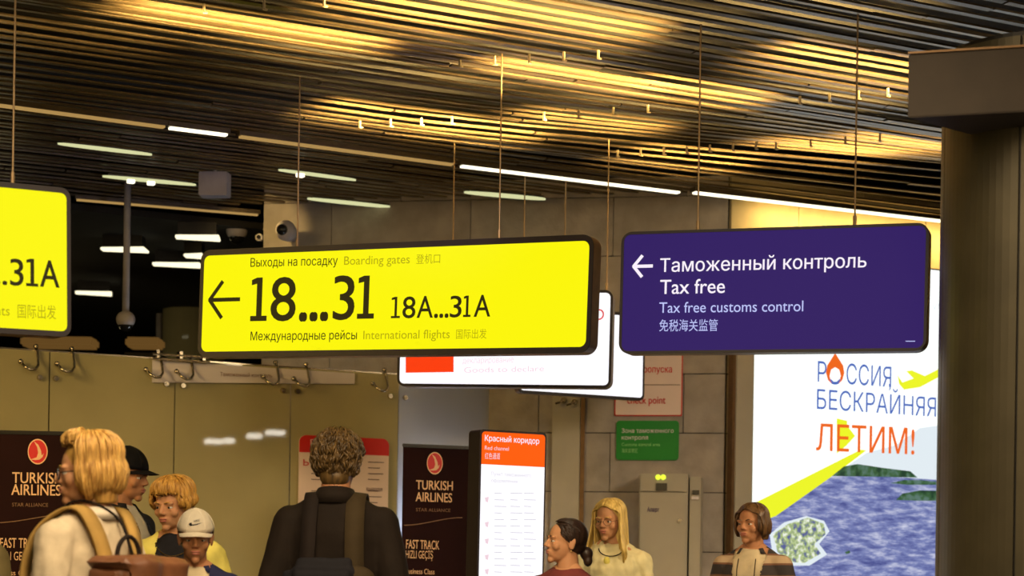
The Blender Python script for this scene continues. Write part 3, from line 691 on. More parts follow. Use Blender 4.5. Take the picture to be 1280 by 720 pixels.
# ------------------------------------------------------------------ roll-up banners
def banner(name, pn, u0, vt, wd, label, logo, t1, t2, small, wave, ft, hz, bc):
    t = pn.thing(name, label, 'banner', 'airline roll-up banners')
    x0, zt = pn.uv(u0, vt); x1 = x0+wd
    bm = bmesh.new(); box(bm, ((x0+x1)/2, 0.0, zt/2+0.04), (wd, 0.004, zt-0.08)); build('print_sheet', bm, 'banner', t)
    bm = bmesh.new(); box(bm, ((x0+x1)/2, 0.0, zt), (wd+0.01, 0.014, 0.022), 0, 0.003); build('top_bar', bm, 'dark_metal', t)
    bm = bmesh.new(); box(bm, ((x0+x1)/2, 0.02, 0.05), (wd+0.04, 0.16, 0.09), 0, 0.02); build('base', bm, 'chrome', t)
    bm = bmesh.new(); cyl(bm, ((x0+x1)/2, 0.03, 0.05), ((x0+x1)/2, 0.012, zt), 0.009, seg=8); build('pole', bm, 'chrome', t)
    cu, cv, ru, rv = logo; n = 28
    for nm, mt, k, y in (('logo_ring', 'cream', 1.0, -0.0035), ('logo_disc', 'logo_red', 0.9, -0.004)):
        pn.poly(nm, mt, [(cu+ru*k*math.cos(2*PI*i/n), cv+rv*k*math.sin(2*PI*i/n)) for i in range(n)], y=y)
    bird = [(-0.75, 0.62), (-0.1, 0.45), (0.05, 0.1), (-0.05, -0.35), (-0.38, -0.82), (0.05, -0.55), (0.33, -0.1), (0.42, 0.3), (0.62, 0.12), (0.5, 0.42), (0.2, 0.62), (-0.2, 0.66)]
    pn.poly('logo_bird', 'cream', [(cu+a*ru, cv+b*rv) for a, b in bird], y=-0.0045)
    for (txt, c, m, bold) in ((t1[0], t1[1:], 'cream', 0.022), (t2[0], t2[1:], 'cream', 0.022), (small[0], small[1:], 'dim_cream', 0.0), (ft[0], ft[1:], 'cream', 0.008), (hz[0], hz[1:], 'cream', 0.0), (bc[0], bc[1:], 'cream', 0.0)):
        pn.text(txt, m, *c, y=-0.004, bold=bold)
    wv = wave; up_ = [(wv[0]+(wv[1]-wv[0])*i/16, wv[2]+(wv[3]-wv[2])*(0.5-0.5*math.cos(PI*i/16))) for i in range(17)]
    pn.poly('wave_line', 'dim_cream', up_+[(u, v+1.0) for u, v in reversed(up_)], y=-0.004)
pn = Panel((at(543, 600, 12.3).x, 12.3, 0), math.radians(24))
banner('rollup_banner', pn, 504, 556.5, 0.455, 'dark airline roll-up banner between the dark-haired man and the orange totem', (543.5, 579, 10, 14),
    ('TURKISH', 520, 611.5, 566, 613, 11.3), ('AIRLINES', 519.5, 626.5, 565, 628, 11.3), ('STAR ALLIANCE', 520, 639, 563, 640, 4), (505, 578, 656, 646.5),
    ('FAST TRACK', 507.5, 685.5, 549, 687, 11), ('HIZLI GEÇİŞ', 507, 697.5, 541, 698.5, 9.5), ('Business Class', 507, 717, 543, 718, 6.5))
pn = Panel((at(45, 600, 10.6).x, 10.6, 0), math.radians(5))
banner('rollup_banner', pn, -12, 540, 0.50, 'dark airline roll-up banner at the left edge behind the woman with a backpack', (47, 564.5, 12.5, 16),
    ('TURKISH', 15, 603.5, 78, 604.5, 13.2), ('AIRLINES', 14, 618.5, 76, 619.5, 13.2), ('STAR ALLIANCE', 15, 633, 60, 633.5, 4.5), (-10, 98, 653, 641),
    ('FAST TRACK', 0, 684.5, 54, 685, 12), ('HIZLI GEÇİŞ', -6, 700, 43, 700.5, 10.5), ('Business Class', -12, 719, 42, 719.5, 6.5))

# red-headed notice on the glass behind the dark-haired man
pn = Panel(sq(0, QG-0.02, 0), BETA); pn.thing('notice_board', 'pale notice board with red header on the glass behind the dark-haired man', 'notice')
x0, zt = pn.uv(374, 543.5); x1 = pn.uv(486, 546)[0]; zh = pn.uv(374, 565)[1]
ol = rrect(x0, 0.85, x1, zt, 0.05)
bm = bmesh.new(); prism(bm, ol, -0.004, 0.006); build('board', bm, 'notice_white', pn.root)
bm = bmesh.new(); prism(bm, [p for p in ol if p[1] > zh] + [(x0, zh), (x1, zh)], -0.007, -0.0035); build('header', bm, 'notice_red', pn.root)
pn.text('Внимание', 'notice_white', 388, 556.5, 440, 558.5, 7.5, y=-0.009, bold=0.01)
pn.text('お知らせ', 'notice_red', 300, 556.5, 301, 558.5, 0.1, y=-0.002) if False else None
pn.text('Ь', 'notice_red', 379, 582, 386, 582, 8, y=-0.009, bold=0.02)
for k in range(9):
    v = 577+k*7.2
    for a, b in ((389, 412), (460, 480)):
        if k == 4: continue
        pn.poly('text_line', 'notice_ink', [(a, v), (b-(k*5) % 9, v+0.6), (b-(k*5) % 9, v+1.5), (a, v+1)], y=-0.008)
pn.text('выезде', 'notice_ink', 458, 613, 478, 614, 5, y=-0.009)

# ------------------------------------------------------------------ hall devices and far lights
def dome(u, v, Y, r, label, ztop, stem=0.02, grp='camera domes in the hall'):
    p = at(u, v, Y); t = thing('dome_camera', p, label, 'camera', grp)
    bm = bmesh.new(); ell(bm, (0, 0, 0.01), (r, r, r*0.9)); build('housing', bm, 'device', t, smooth=True)
    bm = bmesh.new(); ell(bm, (0, 0, -r*0.35), (r*0.75, r*0.75, r*0.75)); build('dome', bm, 'black_gloss', t, smooth=True)
    bm = bmesh.new(); cyl(bm, (0, 0, r*0.5), (0, 0, ztop-p.z), stem, seg=14); build('pole', bm, 'device', t, smooth=True)
dome(157, 401, 13.6, 0.068, 'camera dome at the end of a long pole between the two yellow signs', CZ+0.05, 0.024)
dome(296, 290, 15.0, 0.085, 'round camera dome under the ceiling just above the left end of the wide yellow sign', CZ-0.02, 0.02)
p = at(357, 288, 13.95); t = thing('wall_camera', p, 'round grey camera with black lens high on the stone wall', 'camera')
bm = bmesh.new(); cyl(bm, (0.02, 0.19, 0), (0, 0, 0), 0.055, 0.075, seg=20); ell(bm, (0, 0, 0), (0.075, 0.04, 0.075)); build('housing', bm, 'device', t, smooth=True)
bm = bmesh.new(); cyl(bm, (-0.03, -0.05, 0), (-0.02, -0.02, 0), 0.035, 0.045, seg=16); build('lens', bm, 'black_gloss', t, smooth=True)
p = at(324, 297, 14.2); t = thing('corner_sensor', p, 'tiny dark sensor on the left corner of the stone wall', 'sensor')
bm = bmesh.new(); box(bm, (0, 0.0, 0), (0.05, 0.05, 0.05), 0, 0.01); build('housing', bm, 'device', t); bm = bmesh.new(); cyl(bm, (0, -0.035, 0), (0, -0.02, 0), 0.015, seg=12); build('lens', bm, 'black_gloss', t)
linear_light(96, 249, 322, 268, 'led_dim', 'added amber glow strip for the gold far edge of the slatted ceiling', 0.03)  # glowing strip added to make the ceiling's edge fascia look golden
lamp('hall_fill', 'POINT', (-5.0, 17.5, 2.6), (0, 0, 0), 14, (1.0, 0.8, 0.4), 0.3)  # point light added to bring out the dark joists
p = at(268.5, 231, 13.2); t = thing('ceiling_box', p, 'grey rectangular box hanging under the slatted ceiling', 'box')
bm = bmesh.new(); box(bm, (0, 0, 0), (0.20, 0.12, 0.165), -0.1, 0.006); build('casing', bm, 'device', t)
bm = bmesh.new(); cyl(bm, (0, 0, 0.08), (0, 0, CZ+0.05-p.z), 0.012, seg=10); build('hanger', bm, 'device', t)
for u, v, sx, ag, lb in ((247, 297, 0.42, 0.1, 'bright far ceiling light above the left end of the wide yellow sign'), (155, 312, 0.45, 0.0, 'far ceiling light crossed by the camera pole'), (221, 331, 0.5, 0.1, 'far ceiling light left of the wide yellow sign'),
                 (117, 366.5, 0.42, 0.2, 'lowest far ceiling light beside the left yellow sign'), (243, 320, 0.2, 0.0, 'smallest far ceiling light touching the wide yellow sign')):
    r_ = ray(u, v); Y = (CZ-0.16-CAMZ)/r_.z; p = at(u, v, Y)
    t = thing('ceiling_panel_light', p, lb, 'light', 'panel lights of the far hall', ag)
    bm = bmesh.new(); box(bm, (0, 0, 0), (sx*0.8, 0.22, 0.02), 0, 0.004)
    for vtx in bm.verts:
        if vtx.co.x < 0: vtx.co.y *= 0.45
    build('diffuser', bm, 'panel_light', t)
    bm = bmesh.new(); box(bm, (0, 0, 0.06), (sx*0.7, 0.15, 0.10)); build('housing', bm, 'dark_metal', t)
for u0, u1, v, Y, lb in ((30, 120, 428, 17.4, 'made-up glowing box for the warm glow under the left yellow sign'), (160, 203, 429, 17.8, 'made-up glowing box for the warm glow left of the far column')):  # glowing boxes made up for the blurred warm glows of the hall
    a = at(u0, v, Y); b = at(u1, v, Y); t = thing('glow_box', ((a.x+b.x)/2, Y, 0), lb, 'light', 'added glow boxes of the far hall')
    bm = bmesh.new(); box(bm, (0, 0, a.z), (b.x-a.x, 0.3, 0.09), 0, 0.02); build('glow_panel', bm, 'warm_glow', t)
    bm = bmesh.new(); box(bm, (0, 0.1, a.z/2-0.05), (b.x-a.x, 0.5, a.z-0.1)); build('glow_box_base', bm, 'hall', t)
a = at(203, 420, 20); b = at(252, 420, 20); r = (b.x-a.x)/2
t = thing('hall_column', ((a.x+b.x)/2+0.12, 20, 0), 'olive round column in the far hall left of the wide yellow sign', 'column')
bm = bmesh.new(); cyl(bm, (0, 0, 0), (0, 0, at(0, 376, 20).z+0.1), r+0.12, seg=32); build('shaft', bm, 'glass', t, smooth=False)
bm = bmesh.new(); cyl(bm, (-r-0.14, -0.1, 0), (-r-0.14, -0.1, 3.85), 0.03, seg=10); build('pipe', bm, 'device', t)
# hall lights seen mirrored in the glass partition: real panels above and behind the viewer
def mirrored(u, v, dist):
    p = hit(u, v, sq(0, QG, 0), Q3); d = (p-Vector((0, 0, CAMZ))).normalized(); d2_ = d - Q3*2*d.dot(Q3)
    return p + d2_*dist
for u, v, sx, sy, lb in ((209, 547, 0.55, 0.8, 'ceiling light panel behind the viewer, first from the left in the glass reflection'), (267, 552, 0.9, 0.6, 'ceiling light panel behind the viewer, second in the reflection'),
                     (286, 551, 0.5, 0.5, 'small ceiling light panel behind the viewer, third in the reflection'), (318, 545, 0.75, 0.8, 'ceiling light panel behind the viewer, fourth in the reflection'), (344, 541, 1.0, 0.8, 'ceiling light panel behind the viewer, rightmost in the reflection')):
    P0 = hit(u, v, sq(0, QG, 0), Q3); d = (P0-Vector((0, 0, CAMZ))).normalized(); d = d-Q3*2*d.dot(Q3)
    k = (4.45-P0.z)/d.z; p = P0+d*min(k, 24)
    t = thing('ceiling_panel_light', (p.x, p.y, p.z), lb, 'light', 'panel lights behind the viewer', BETA)
    bm = bmesh.new(); box(bm, (0, 0, 0), (sx*0.34, 0.2, 0.09), 0, 0.01); build('diffuser', bm, 'bright_panel', t)
    bm = bmesh.new(); cyl(bm, (0, 0, 0.05), (0, 0, 4.5-p.z), 0.02, seg=8); build('hanger', bm, 'dark_metal', t)
#@PEOPLE
# ------------------------------------------------------------------ people
def skin_mat(name, col):
    m = pmat(name, col, 0.6, 0, 6, 0.04, 0.03, 160, spec=0.25, dist=0.001); b = m.node_tree.nodes['Principled BSDF']
    b.inputs['Subsurface Weight'].default_value = 0.12; b.inputs['Subsurface Scale'].default_value = 0.02
    b.inputs['Subsurface Radius'].default_value = (1, 0.35, 0.2)
    return m
MAT['skin'] = skin_mat('fair_skin', (0.52, 0.255, 0.125)); MAT['skin_tan'] = skin_mat('tanned_skin', (0.42, 0.19, 0.088))
MAT['lips'] = pmat('lips', (0.42, 0.12, 0.09), 0.4, 0, 20, 0.05)
MAT['eye_white'] = pmat('eye_white', (0.62, 0.56, 0.48), 0.25, 0, 10, 0.02); MAT['iris'] = pmat('dark_iris', (0.03, 0.02, 0.012), 0.15)
def cloth(name, col, var=0.15, sc=60): return pmat(name, col, 0.85, 0, 12, var, 0.35, sc, dist=0.004, spec=0.2)
MAT['blazer'] = cloth('beige_blazer_cloth', (0.55, 0.45, 0.31)); MAT['blouse'] = cloth('pale_blouse_cloth', (0.62, 0.54, 0.42))
MAT['dark_olive'] = cloth('dark_olive_cloth', (0.013, 0.008, 0.005)); MAT['black_cloth'] = cloth('black_cloth', (0.012, 0.011, 0.014))
MAT['yellow_cloth'] = cloth('yellow_cloth', (0.72, 0.62, 0.14)); MAT['navy'] = cloth('navy_cloth', (0.018, 0.02, 0.06))
MAT['maroon'] = cloth('maroon_cloth', (0.16, 0.035, 0.03)); MAT['cream_cloth'] = cloth('cream_crinkled_cloth', (0.68, 0.60, 0.33))
MAT['tee'] = cloth('sand_tshirt_cloth', (0.52, 0.42, 0.26)); MAT['denim'] = cloth('dark_trouser_cloth', (0.03, 0.035, 0.06))
MAT['olive_cloth'] = cloth('olive_cloth', (0.16, 0.12, 0.045)); MAT['leather'] = pmat('brown_leather', (0.14, 0.052, 0.02), 0.5, 0, 9, 0.3, 0.3, 60, dist=0.003)
MAT['strap_tan'] = cloth('tan_strap_webbing', (0.36, 0.22, 0.06)); MAT['strap_dark'] = cloth('dark_strap', (0.014, 0.009, 0.007)); MAT['strap_olive'] = cloth('olive_strap', (0.042, 0.028, 0.012))
MAT['shoe'] = pmat('shoe_leather', (0.03, 0.025, 0.02), 0.4); MAT['cap_white'] = cloth('cream_cap_cloth', (0.92, 0.84, 0.68), 0.04, 120); MAT['gold'] = pmat('gold_metal', (0.8, 0.55, 0.2), 0.3, 1.0)
MAT['lens'] = pmat('spectacle_lens', (0.55, 0.6, 0.75), 0.08, 0.3)
def hair_mat(name, c0, c1, rough=0.42):
    m = pmat(name, tuple((a+b)/2 for a, b in zip(c0, c1)), rough, 0, 40, 0.35, 0, stretch=(1.6, 1.6, 0.25), spec=0.4)
    r = [n for n in m.node_tree.nodes if n.type == 'VALTORGB'][0]; r.color_ramp.elements[0].color = c0+(1,); r.color_ramp.elements[1].color = c1+(1,)
    return m
MAT['hair_blond'] = hair_mat('golden_blond_hair', (0.26, 0.12, 0.025), (0.70, 0.42, 0.11)); MAT['hair_orange'] = hair_mat('orange_blond_hair', (0.30, 0.13, 0.02), (0.75, 0.42, 0.09))
MAT['hair_yellow'] = hair_mat('pale_blond_hair', (0.44, 0.27, 0.05), (0.82, 0.60, 0.19)); MAT['hair_brown'] = hair_mat('brown_hair', (0.045, 0.020, 0.008), (0.15, 0.075, 0.025))
MAT['hair_dark'] = hair_mat('dark_hair', (0.012, 0.006, 0.004), (0.04, 0.02, 0.012)); MAT['hair_olive'] = hair_mat('light_brown_hair', (0.03, 0.017, 0.006), (0.15, 0.085, 0.025))
MAT['plaid'] = None
def stripes():
    m, nt, N, L = nodes('striped_shirt_cloth'); b = N['Principled BSDF']; b.inputs['Roughness'].default_value = 0.85
    tc = N.new('ShaderNodeTexCoord'); w1 = N.new('ShaderNodeTexWave'); w1.bands_direction = 'Z'; w1.inputs['Scale'].default_value = 2.6; w1.inputs['Distortion'].default_value = 0.6
    L.new(tc.outputs['Object'], w1.inputs['Vector']); r = N.new('ShaderNodeValToRGB'); r.color_ramp.interpolation = 'CONSTANT'
    e = r.color_ramp.elements; e[0].color = (0.03, 0.022, 0.02, 1); e[1].position = 0.72; e[1].color = (0.42, 0.30, 0.18, 1)
    e2 = e.new(0.45); e2.color = (0.16, 0.07, 0.035, 1)
    L.new(w1.outputs[1], r.inputs[0]); L.new(r.outputs[0], b.inputs['Base Color']); return m
MAT['plaid'] = stripes()

def remesh(bm, voxel, it=4, fac=0.5, fold=0.0, fscale=9.0, seed=0):
    me = bpy.data.meshes.new('tmp'); bm.to_mesh(me); bm.free()
    o = bpy.data.objects.new('tmp', me); C.objects.link(o)
    md = o.modifiers.new('r', 'REMESH'); md.mode = 'VOXEL'; md.voxel_size = voxel
    ms = o.modifiers.new('s', 'SMOOTH'); ms.factor = fac; ms.iterations = it
    dg = bpy.context.evaluated_depsgraph_get(); out = bpy.data.meshes.new_from_object(o.evaluated_get(dg))
    bpy.data.objects.remove(o); bpy.data.meshes.remove(me)
    if fold:
        nr = [v.normal.copy() for v in out.vertices]
        for v, n in zip(out.vertices, nr):
            p = v.co*fscale; k = noise.noise(Vector((p.x+seed, p.y, p.z*0.45)))+0.5*noise.noise(Vector((p.x*2.1, p.y*2.1+seed, p.z*1.3)))
            v.co += n*(fold*k)
    for p in out.polygons: p.use_smooth = True
    out.materials.clear()
    return out
def loft(bm, rings, seg=28):
    R_ = []
    for (z, rx, ry, yo) in rings:
        R_.append([bm.verts.new((rx*math.copysign(abs(math.cos(a))**0.85, math.cos(a)), yo+ry*math.copysign(abs(math.sin(a))**0.9, math.sin(a)), z)) for a in [2*PI*k/seg for k in range(seg)]])
    for i in range(len(R_)-1):
        for k in range(seg): bm.faces.new((R_[i][k], R_[i][(k+1) % seg], R_[i+1][(k+1) % seg], R_[i+1][k]))
    bm.faces.new(list(reversed(R_[0]))); bm.faces.new(R_[-1])
def head_bm(sex):
    bm = bmesh.new(); j = 1.0 if sex == 'f' else 1.08
    ell(bm, (0, .012, .03), (.074, .092, .082), u=32, v=20); ell(bm, (0, -.018, -.02), (.061, .067, .085), u=28, v=18)
    ell(bm, (0, -.028, -.062), (.047*j, .05, .042)); ell(bm, (0, -.068, -.093), (.020*j, .018, .017)); ell(bm, (0, -.066, -.056), (.032, .022, .03))
    for s in (-1, 1):
        ell(bm, (s*.028, -.072, .021), (.027, .013, .009*j)); ell(bm, (s*.039, -.054, -.024), (.024, .021, .024))
        ell(bm, (s*.0105, -.090, -.026), (.008, .010, .007)); ell(bm, (s*.031, -.0665, .0085), (.0165, .0135, .0075)); ell(bm, (s*.031, -.066, -.0075), (.0155, .0125, .006))
        ell(bm, (s*.076, .014, -.008), (.007, .019, .032), ('Z', -s*0.35)); ell(bm, (s*.080, .020, .004), (.006, .016, .020), ('Z', -s*0.5))
    caps(bm, (0, -.079, .014), (0, -.0985, -.020), .0078, .0108)
    ell(bm, (0, -.085, -.050), (.024, .011, .0065)); ell(bm, (0, -.083, -.0615), (.020, .011, .0075))
    caps(bm, (0, .018, -.05), (0, .030, -.15), .052*j, .058*j, 20)
    return bm
def hand(bm, side, w, d=Vector((0, -0.12, -1))):
    d = d.normalized(); sd = Vector((side, 0, 0))*0+Vector((0, -1, 0)); sd = (sd-d*sd.dot(d)).normalized()
    ell(bm, w+d*.045, (.016, .036, .048)); lens = (.068, .078, .073, .058)
    for k in range(4):
        b = w+d*.075+sd*(.028-.019*k); m1 = b+d*lens[k]*.5+Vector((-side*.006, 0, 0)); e = b+d*lens[k]+Vector((-side*.022, 0, 0))
        caps(bm, b, m1, .0092, .0085, 8); caps(bm, m1, e, .0085, .0072, 8)
    b = w+d*.02+sd*.026; m1 = b+d*.028+sd*.022+Vector((-side*.01, 0, 0)); e = m1+d*.028+sd*.004+Vector((-side*.008, 0, 0))
    caps(bm, b, m1, .013, .010, 8); caps(bm, m1, e, .010, .0085, 8)
TORSO = [(.80, .155, .105, .0), (.90, .170, .120, .0), (1.00, .152, .108, -.002), (1.10, .138, .098, -.004), (1.22, .152, .108, -.004), (1.31, .158, .106, .0), (1.37, .132, .088, .008), (1.42, .085, .066, .016), (1.455, .06, .056, .022)]
SH = {s: Vector((s*.160, .005, 1.345)) for s in (-1, 1)}; EL = {s: Vector((s*.225, .03, 1.11)) for s in (-1, 1)}; WR = {s: Vector((s*.235, -.035, .875)) for s in (-1, 1)}
def person(u, v, Y, s, yaw, label, hyaw=0, hpitch=0, sex='f', skin='skin', wide=1.0, top='cream_cloth', inner=None, opening=0.0, trousers='denim', fold=0.006, collar=None, detail=.0042, hair=None, grp=None):
    p = at(u, v, Y); root = thing('person', (p.x, p.y, 0), label, 'person', grp, math.radians(yaw)); root.scale = (s, s, s)
    piv = Vector((0, .02, 1.46))
    HM = Matrix.Translation(piv) @ Matrix.Rotation(math.radians(hyaw), 4, 'Z') @ Matrix.Rotation(math.radians(hpitch), 4, 'X') @ Matrix.Translation(Vector((0, 0, 1.585))-piv)
    # body: limbs and trunk grown together, head and neck finer, all one mesh
    bm = bmesh.new(); loft(bm, [(z, rx*wide*.97, ry*.97, yo) for z, rx, ry, yo in TORSO])
    for d in (-1, 1):
        W_ = Vector((d*.165*(wide-1), 0, 0)); a, e, w_ = SH[d]+W_, EL[d]+W_, WR[d]+W_
        caps(bm, (d*.04, .025, 1.44), a-Vector((d*.03, 0, -.015)), .045, .045); caps(bm, a, e, .052, .040); caps(bm, e, w_, .040, .027); hand(bm, d, w_)
        caps(bm, (d*.088, 0, .86), (d*.098, -.01, .48), .088, .056); caps(bm, (d*.098, -.01, .48), (d*.10, .02, .09), .054, .036)
        ell(bm, (d*.105, -.045, .045), (.042, .12, .04))
    me_b = remesh(bm, .0085, 3)
    hb = head_bm(sex); bmesh.ops.transform(hb, matrix=HM, verts=hb.verts[:]); me_h = remesh(hb, detail, 5)
    bm = bmesh.new(); bm.from_mesh(me_b); bm.from_mesh(me_h); me = bpy.data.meshes.new('body'); bm.to_mesh(me); bm.free()
    for q_ in me.polygons: q_.use_smooth = True
    link('body', me, skin, root)
    def part(name, bm, mat, parent=root, xf=True, smooth=True):
        if xf: bmesh.ops.transform(bm, matrix=HM, verts=bm.verts[:])
        return build(name, bm, mat, parent, smooth=smooth)
    for d in (-1, 1):
        bm = bmesh.new(); ell(bm, (d*.031, -.0655, .0012), (.0135, .0135, .0085), u=16, v=10); ey = part('eye', bm, 'eye_white')
        bm = bmesh.new(); ell(bm, (d*.031, -.0778, .0015), (.0055, .0022, .0055), u=12, v=8); part('iris', bm, 'iris', ey)
        bm = bmesh.new(); tube(bm, [(d*.014, -.0865, .021), (d*.03, -.0865, .0275), (d*.046, -.0745, .0235)], .0026, 6, (0.8, 1.1, .5)); part('eyebrow', bm, (hair or {}).get('mat', 'hair_brown'))
    bm = bmesh.new(); ell(bm, (0, -.0875, -.0505), (.0225, .0095, .0048)); ell(bm, (0, -.0855, -.0605), (.019, .0095, .0058)); part('lips', bm, 'lips')
    # clothes
    def garment(name, mat, grow, sleeves, zmin, seed, cut=0.0, f=fold):
        bm = bmesh.new(); rr = [(max(z, zmin), rx*wide+grow, ry+grow, yo) for z, rx, ry, yo in TORSO[1:-1]]; rr = [(zmin-.02, .165*wide+grow, .118+grow, 0)]+[r for r in rr if r[0] > zmin]+[(1.448, .070+grow*.2, .064+grow*.2, .020)]
        loft(bm, rr)
        for d in (-1, 1):
            W_ = Vector((d*.165*(wide-1), 0, 0)); a, e, w_ = SH[d]+W_, EL[d]+W_, WR[d]+W_
            caps(bm, (d*.045, .025, 1.425), a-Vector((d*.03, 0, -.012)), .040+grow*.5, .045+grow)
            if sleeves: caps(bm, a, e, .054+grow, .044+grow); caps(bm, e, e.lerp(w_, .93), .044+grow, .036+grow*.8)
            else: caps(bm, a, a.lerp(e, .5), .054+grow, .054+grow)
        me = remesh(bm, .0095, 4, fold=f, seed=seed, fscale=17.0 if f > .008 else 9.0)
        if cut:
            bm = bmesh.new(); bm.from_mesh(me); kill = []
            for fc in bm.faces:
                c_ = fc.calc_center_median(); k = cut*(0.45+0.55*min(1, max(0, (c_.z-1.0)/.4)))
                if c_.y < 0.0 and abs(c_.x) < k: kill.append(fc)
            bmesh.ops.delete(bm, geom=kill, context='FACES'); me = bpy.data.meshes.new(name); bm.to_mesh(me); bm.free()
            for q_ in me.polygons: q_.use_smooth = True
        return link(name, me, mat, root)
    if inner: garment('undershirt', inner, .010, False, .86, 3)
    g = garment('jacket' if inner else 'shirt', top, .020, True, .78, len(label), cut=opening)
    if collar:
        bm = bmesh.new(); cm, ch, gap = collar; n = 30; vs = []
        for j in range(n+1):
            a = -PI/2+gap+(2*PI-2*gap)*j/n; hh = ch*(0.75+.25*math.sin(a))
            o_ = [(.068, 1.430), (.064, 1.430+hh), (.072, 1.434+hh), (.098, 1.415+hh*.2)]
            vs.append([bm.verts.new((r_*math.cos(a)*1.02, .018+r_*.96*math.sin(a), z_)) for r_, z_ in o_])
        for j in range(n):
            for i in range(4): bm.faces.new((vs[j][i], vs[j][(i+1) % 4], vs[j+1][(i+1) % 4], vs[j+1][i]))
        bm.faces.new(vs[0]); bm.faces.new(list(reversed(vs[-1]))); bmesh.ops.recalc_face_normals(bm, faces=bm.faces[:])
        build('collar', bm, cm, root, smooth=True)
    bm = bmesh.new(); loft(bm, [(.80, .168, .125, 0), (.88, .172, .126, 0), (.98, .155, .112, 0)])
    for d in (-1, 1): caps(bm, (d*.088, 0, .83), (d*.10, -.01, .48), .10, .075); caps(bm, (d*.10, -.01, .48), (d*.10, .02, .13), .073, .065)
    link('trousers', remesh(bm, .014, 4, fold=.006), trousers, root)
    for d in (-1, 1):
        bm = bmesh.new(); ell(bm, (d*.105, -.045, .048), (.05, .135, .048)); ell(bm, (d*.103, .03, .07), (.046, .05, .06)); box(bm, (d*.105, -.04, .012), (.085, .25, .024), 0, .01)
        link('shoe', remesh(bm, .01, 4), 'shoe', root)
    if hair: hair_build(root, HM, hair)
    return root, HM, part
def scalp(th, ph, grow=0.0):                 # th from the crown down, ph 0 = face, on the head ellipsoid
    rx, ry, rz = .080+grow, .097+grow, .088+grow
    return Vector((rx*math.sin(th)*math.sin(ph), .014-ry*math.sin(th)*math.cos(ph), .032+rz*math.cos(th)))
def hair_build(root, HM, h):
    """h: mat, kind ('bob','long','short','tied'), n, grow, ..."""
    rnd = random.Random(h.get('seed', 1)); n = h.get('n', 420); g = h.get('grow', .006); wd = h.get('w', .0042)
    bm = bmesh.new(); kind = h['kind']; L = h.get('length', .1); fr = h.get('fringe', None)
    def strand(ph, start_th, th_end, drop, lift, curl, jit):
        pts = []
        for k in range(7):
            t = start_th+(th_end-start_th)*k/6; p = scalp(t, ph+jit*k/6, g+lift*math.sin(PI*k/6)*.6+lift*.4); pts.append(p)
        if drop > 0:
            b = pts[-1]; out = Vector((b.x, b.y-.014, 0)).normalized()
            for k in range(1, 6):
                t = k/5; pts.append(b+Vector((0, 0, -drop*t))+out*(curl*math.sin(PI*t*.9)-h.get('tuck', .0)*t*t)+Vector((rnd.gauss(0, .0015), rnd.gauss(0, .0015), 0)))
        return pts
    for i in range(n):
        ph = rnd.uniform(-PI, PI); a = abs(ph)     # 0 = face
        lift = rnd.uniform(0, h.get('vol', .010)); jit = rnd.gauss(0, .10); st = rnd.uniform(.02, .5)
        if kind in ('bob', 'long'):
            if a < h.get('face', .95):
                if fr is None: continue
                pts = strand(ph, st, fr+rnd.gauss(0, .05), 0.004, lift, 0, jit)
            else:
                dr = L*(1 if a > 1.3 else .85+.15*(a-.95)/.35)*rnd.uniform(.86, 1.05)
                pts = strand(ph, st, 1.45, dr, lift, h.get('curl', .006), jit*.5)
        elif kind == 'short':
            end = 1.05 if a < .9 else (1.4 if a < 1.7 else h.get('nape', 1.75))
            pts = strand(ph, rnd.uniform(.02, max(.1, end-.35)), 0, 0, 0, 0, 0)[:1]
            t0 = rnd.uniform(.02, end-.05); t1 = min(end+.12, t0+rnd.uniform(.3, .5)); k_ = rnd.uniform(-.25, .25); lf = rnd.uniform(.004, h.get('vol', .016))
            pts = [scalp(t0+(t1-t0)*k/5, ph+k_*k/5, g+lf*math.sin(PI*min(1, k/5+.15)*.8)) for k in range(6)]
        elif kind == 'tied':                       # swept back to a knot behind the head
            knot = Vector((0, .112, -.045)); sgn = 1 if ph > 0 else -1
            p0 = scalp(rnd.uniform(.50, .72) if a < 1.0 else rnd.uniform(.9, 1.5), ph*.9, g)
            pts = []
            for k in range(8):
                t = k/7; q_ = p0.lerp(knot, t); c_ = Vector((0, .014, .032)); dd = q_-c_
                e_ = math.sqrt((dd.x/(.080+g))**2+(dd.y/(.097+g))**2+(dd.z/(.088+g))**2)
                pts.append(c_+dd/max(e_, 1e-3) if e_ < 1 else q_)
        tp = [0.7]+[1.0]*(len(pts)-2)+[0.25]
        tube(bm, pts, wd*rnd.uniform(.7, 1.2), 4, tp)
    if kind in ('bob', 'long'):                    # side locks from a parting when there is no fringe
        m = h.get('locks', 110)
        for i in range(m):
            sg = 1 if i % 2 else -1; y0 = rnd.uniform(*h.get('ly', (-.075, -.02))); px = h.get('part', 0.0)
            pts = []
            for k in range(9):
                t = k/8*1.62; z_ = .032+(.088+g+.004)*math.cos(t); x_ = sg*(.081+g+rnd.uniform(0, .004))*math.sin(t)+px*math.cos(t)
                ysc = math.sqrt(max(.15, 1-(y0-.014)**2/.0118)) if t < 1.0 else 1.0
                pts.append(Vector((x_*(ysc if t < .8 else min(1, ysc+(t-.8)*.9)), y0*(1-.45*k/8)+.0, .032+(z_-.032)*math.sqrt(max(.2, 1-(y0-.014)**2/.0118)))))
            if fr is not None: pts = pts[3:]
            b = pts[-1]; Lk = L*rnd.uniform(.85, 1.05)
            for k in range(1, 6): pts.append(b+Vector((sg*h.get('curl', .006)*math.sin(PI*k/5)-sg*h.get('tuck', 0)*(k/5)**2+sg*h.get('flare', 0)*(k/5)**2, h.get('fwd', .004)*k, -Lk*k/5)))
            tube(bm, pts, wd*rnd.uniform(.7, 1.2), 4, [.6]+[1]*(len(pts)-2)+[.3])
    bmesh.ops.transform(bm, matrix=HM, verts=bm.verts[:])
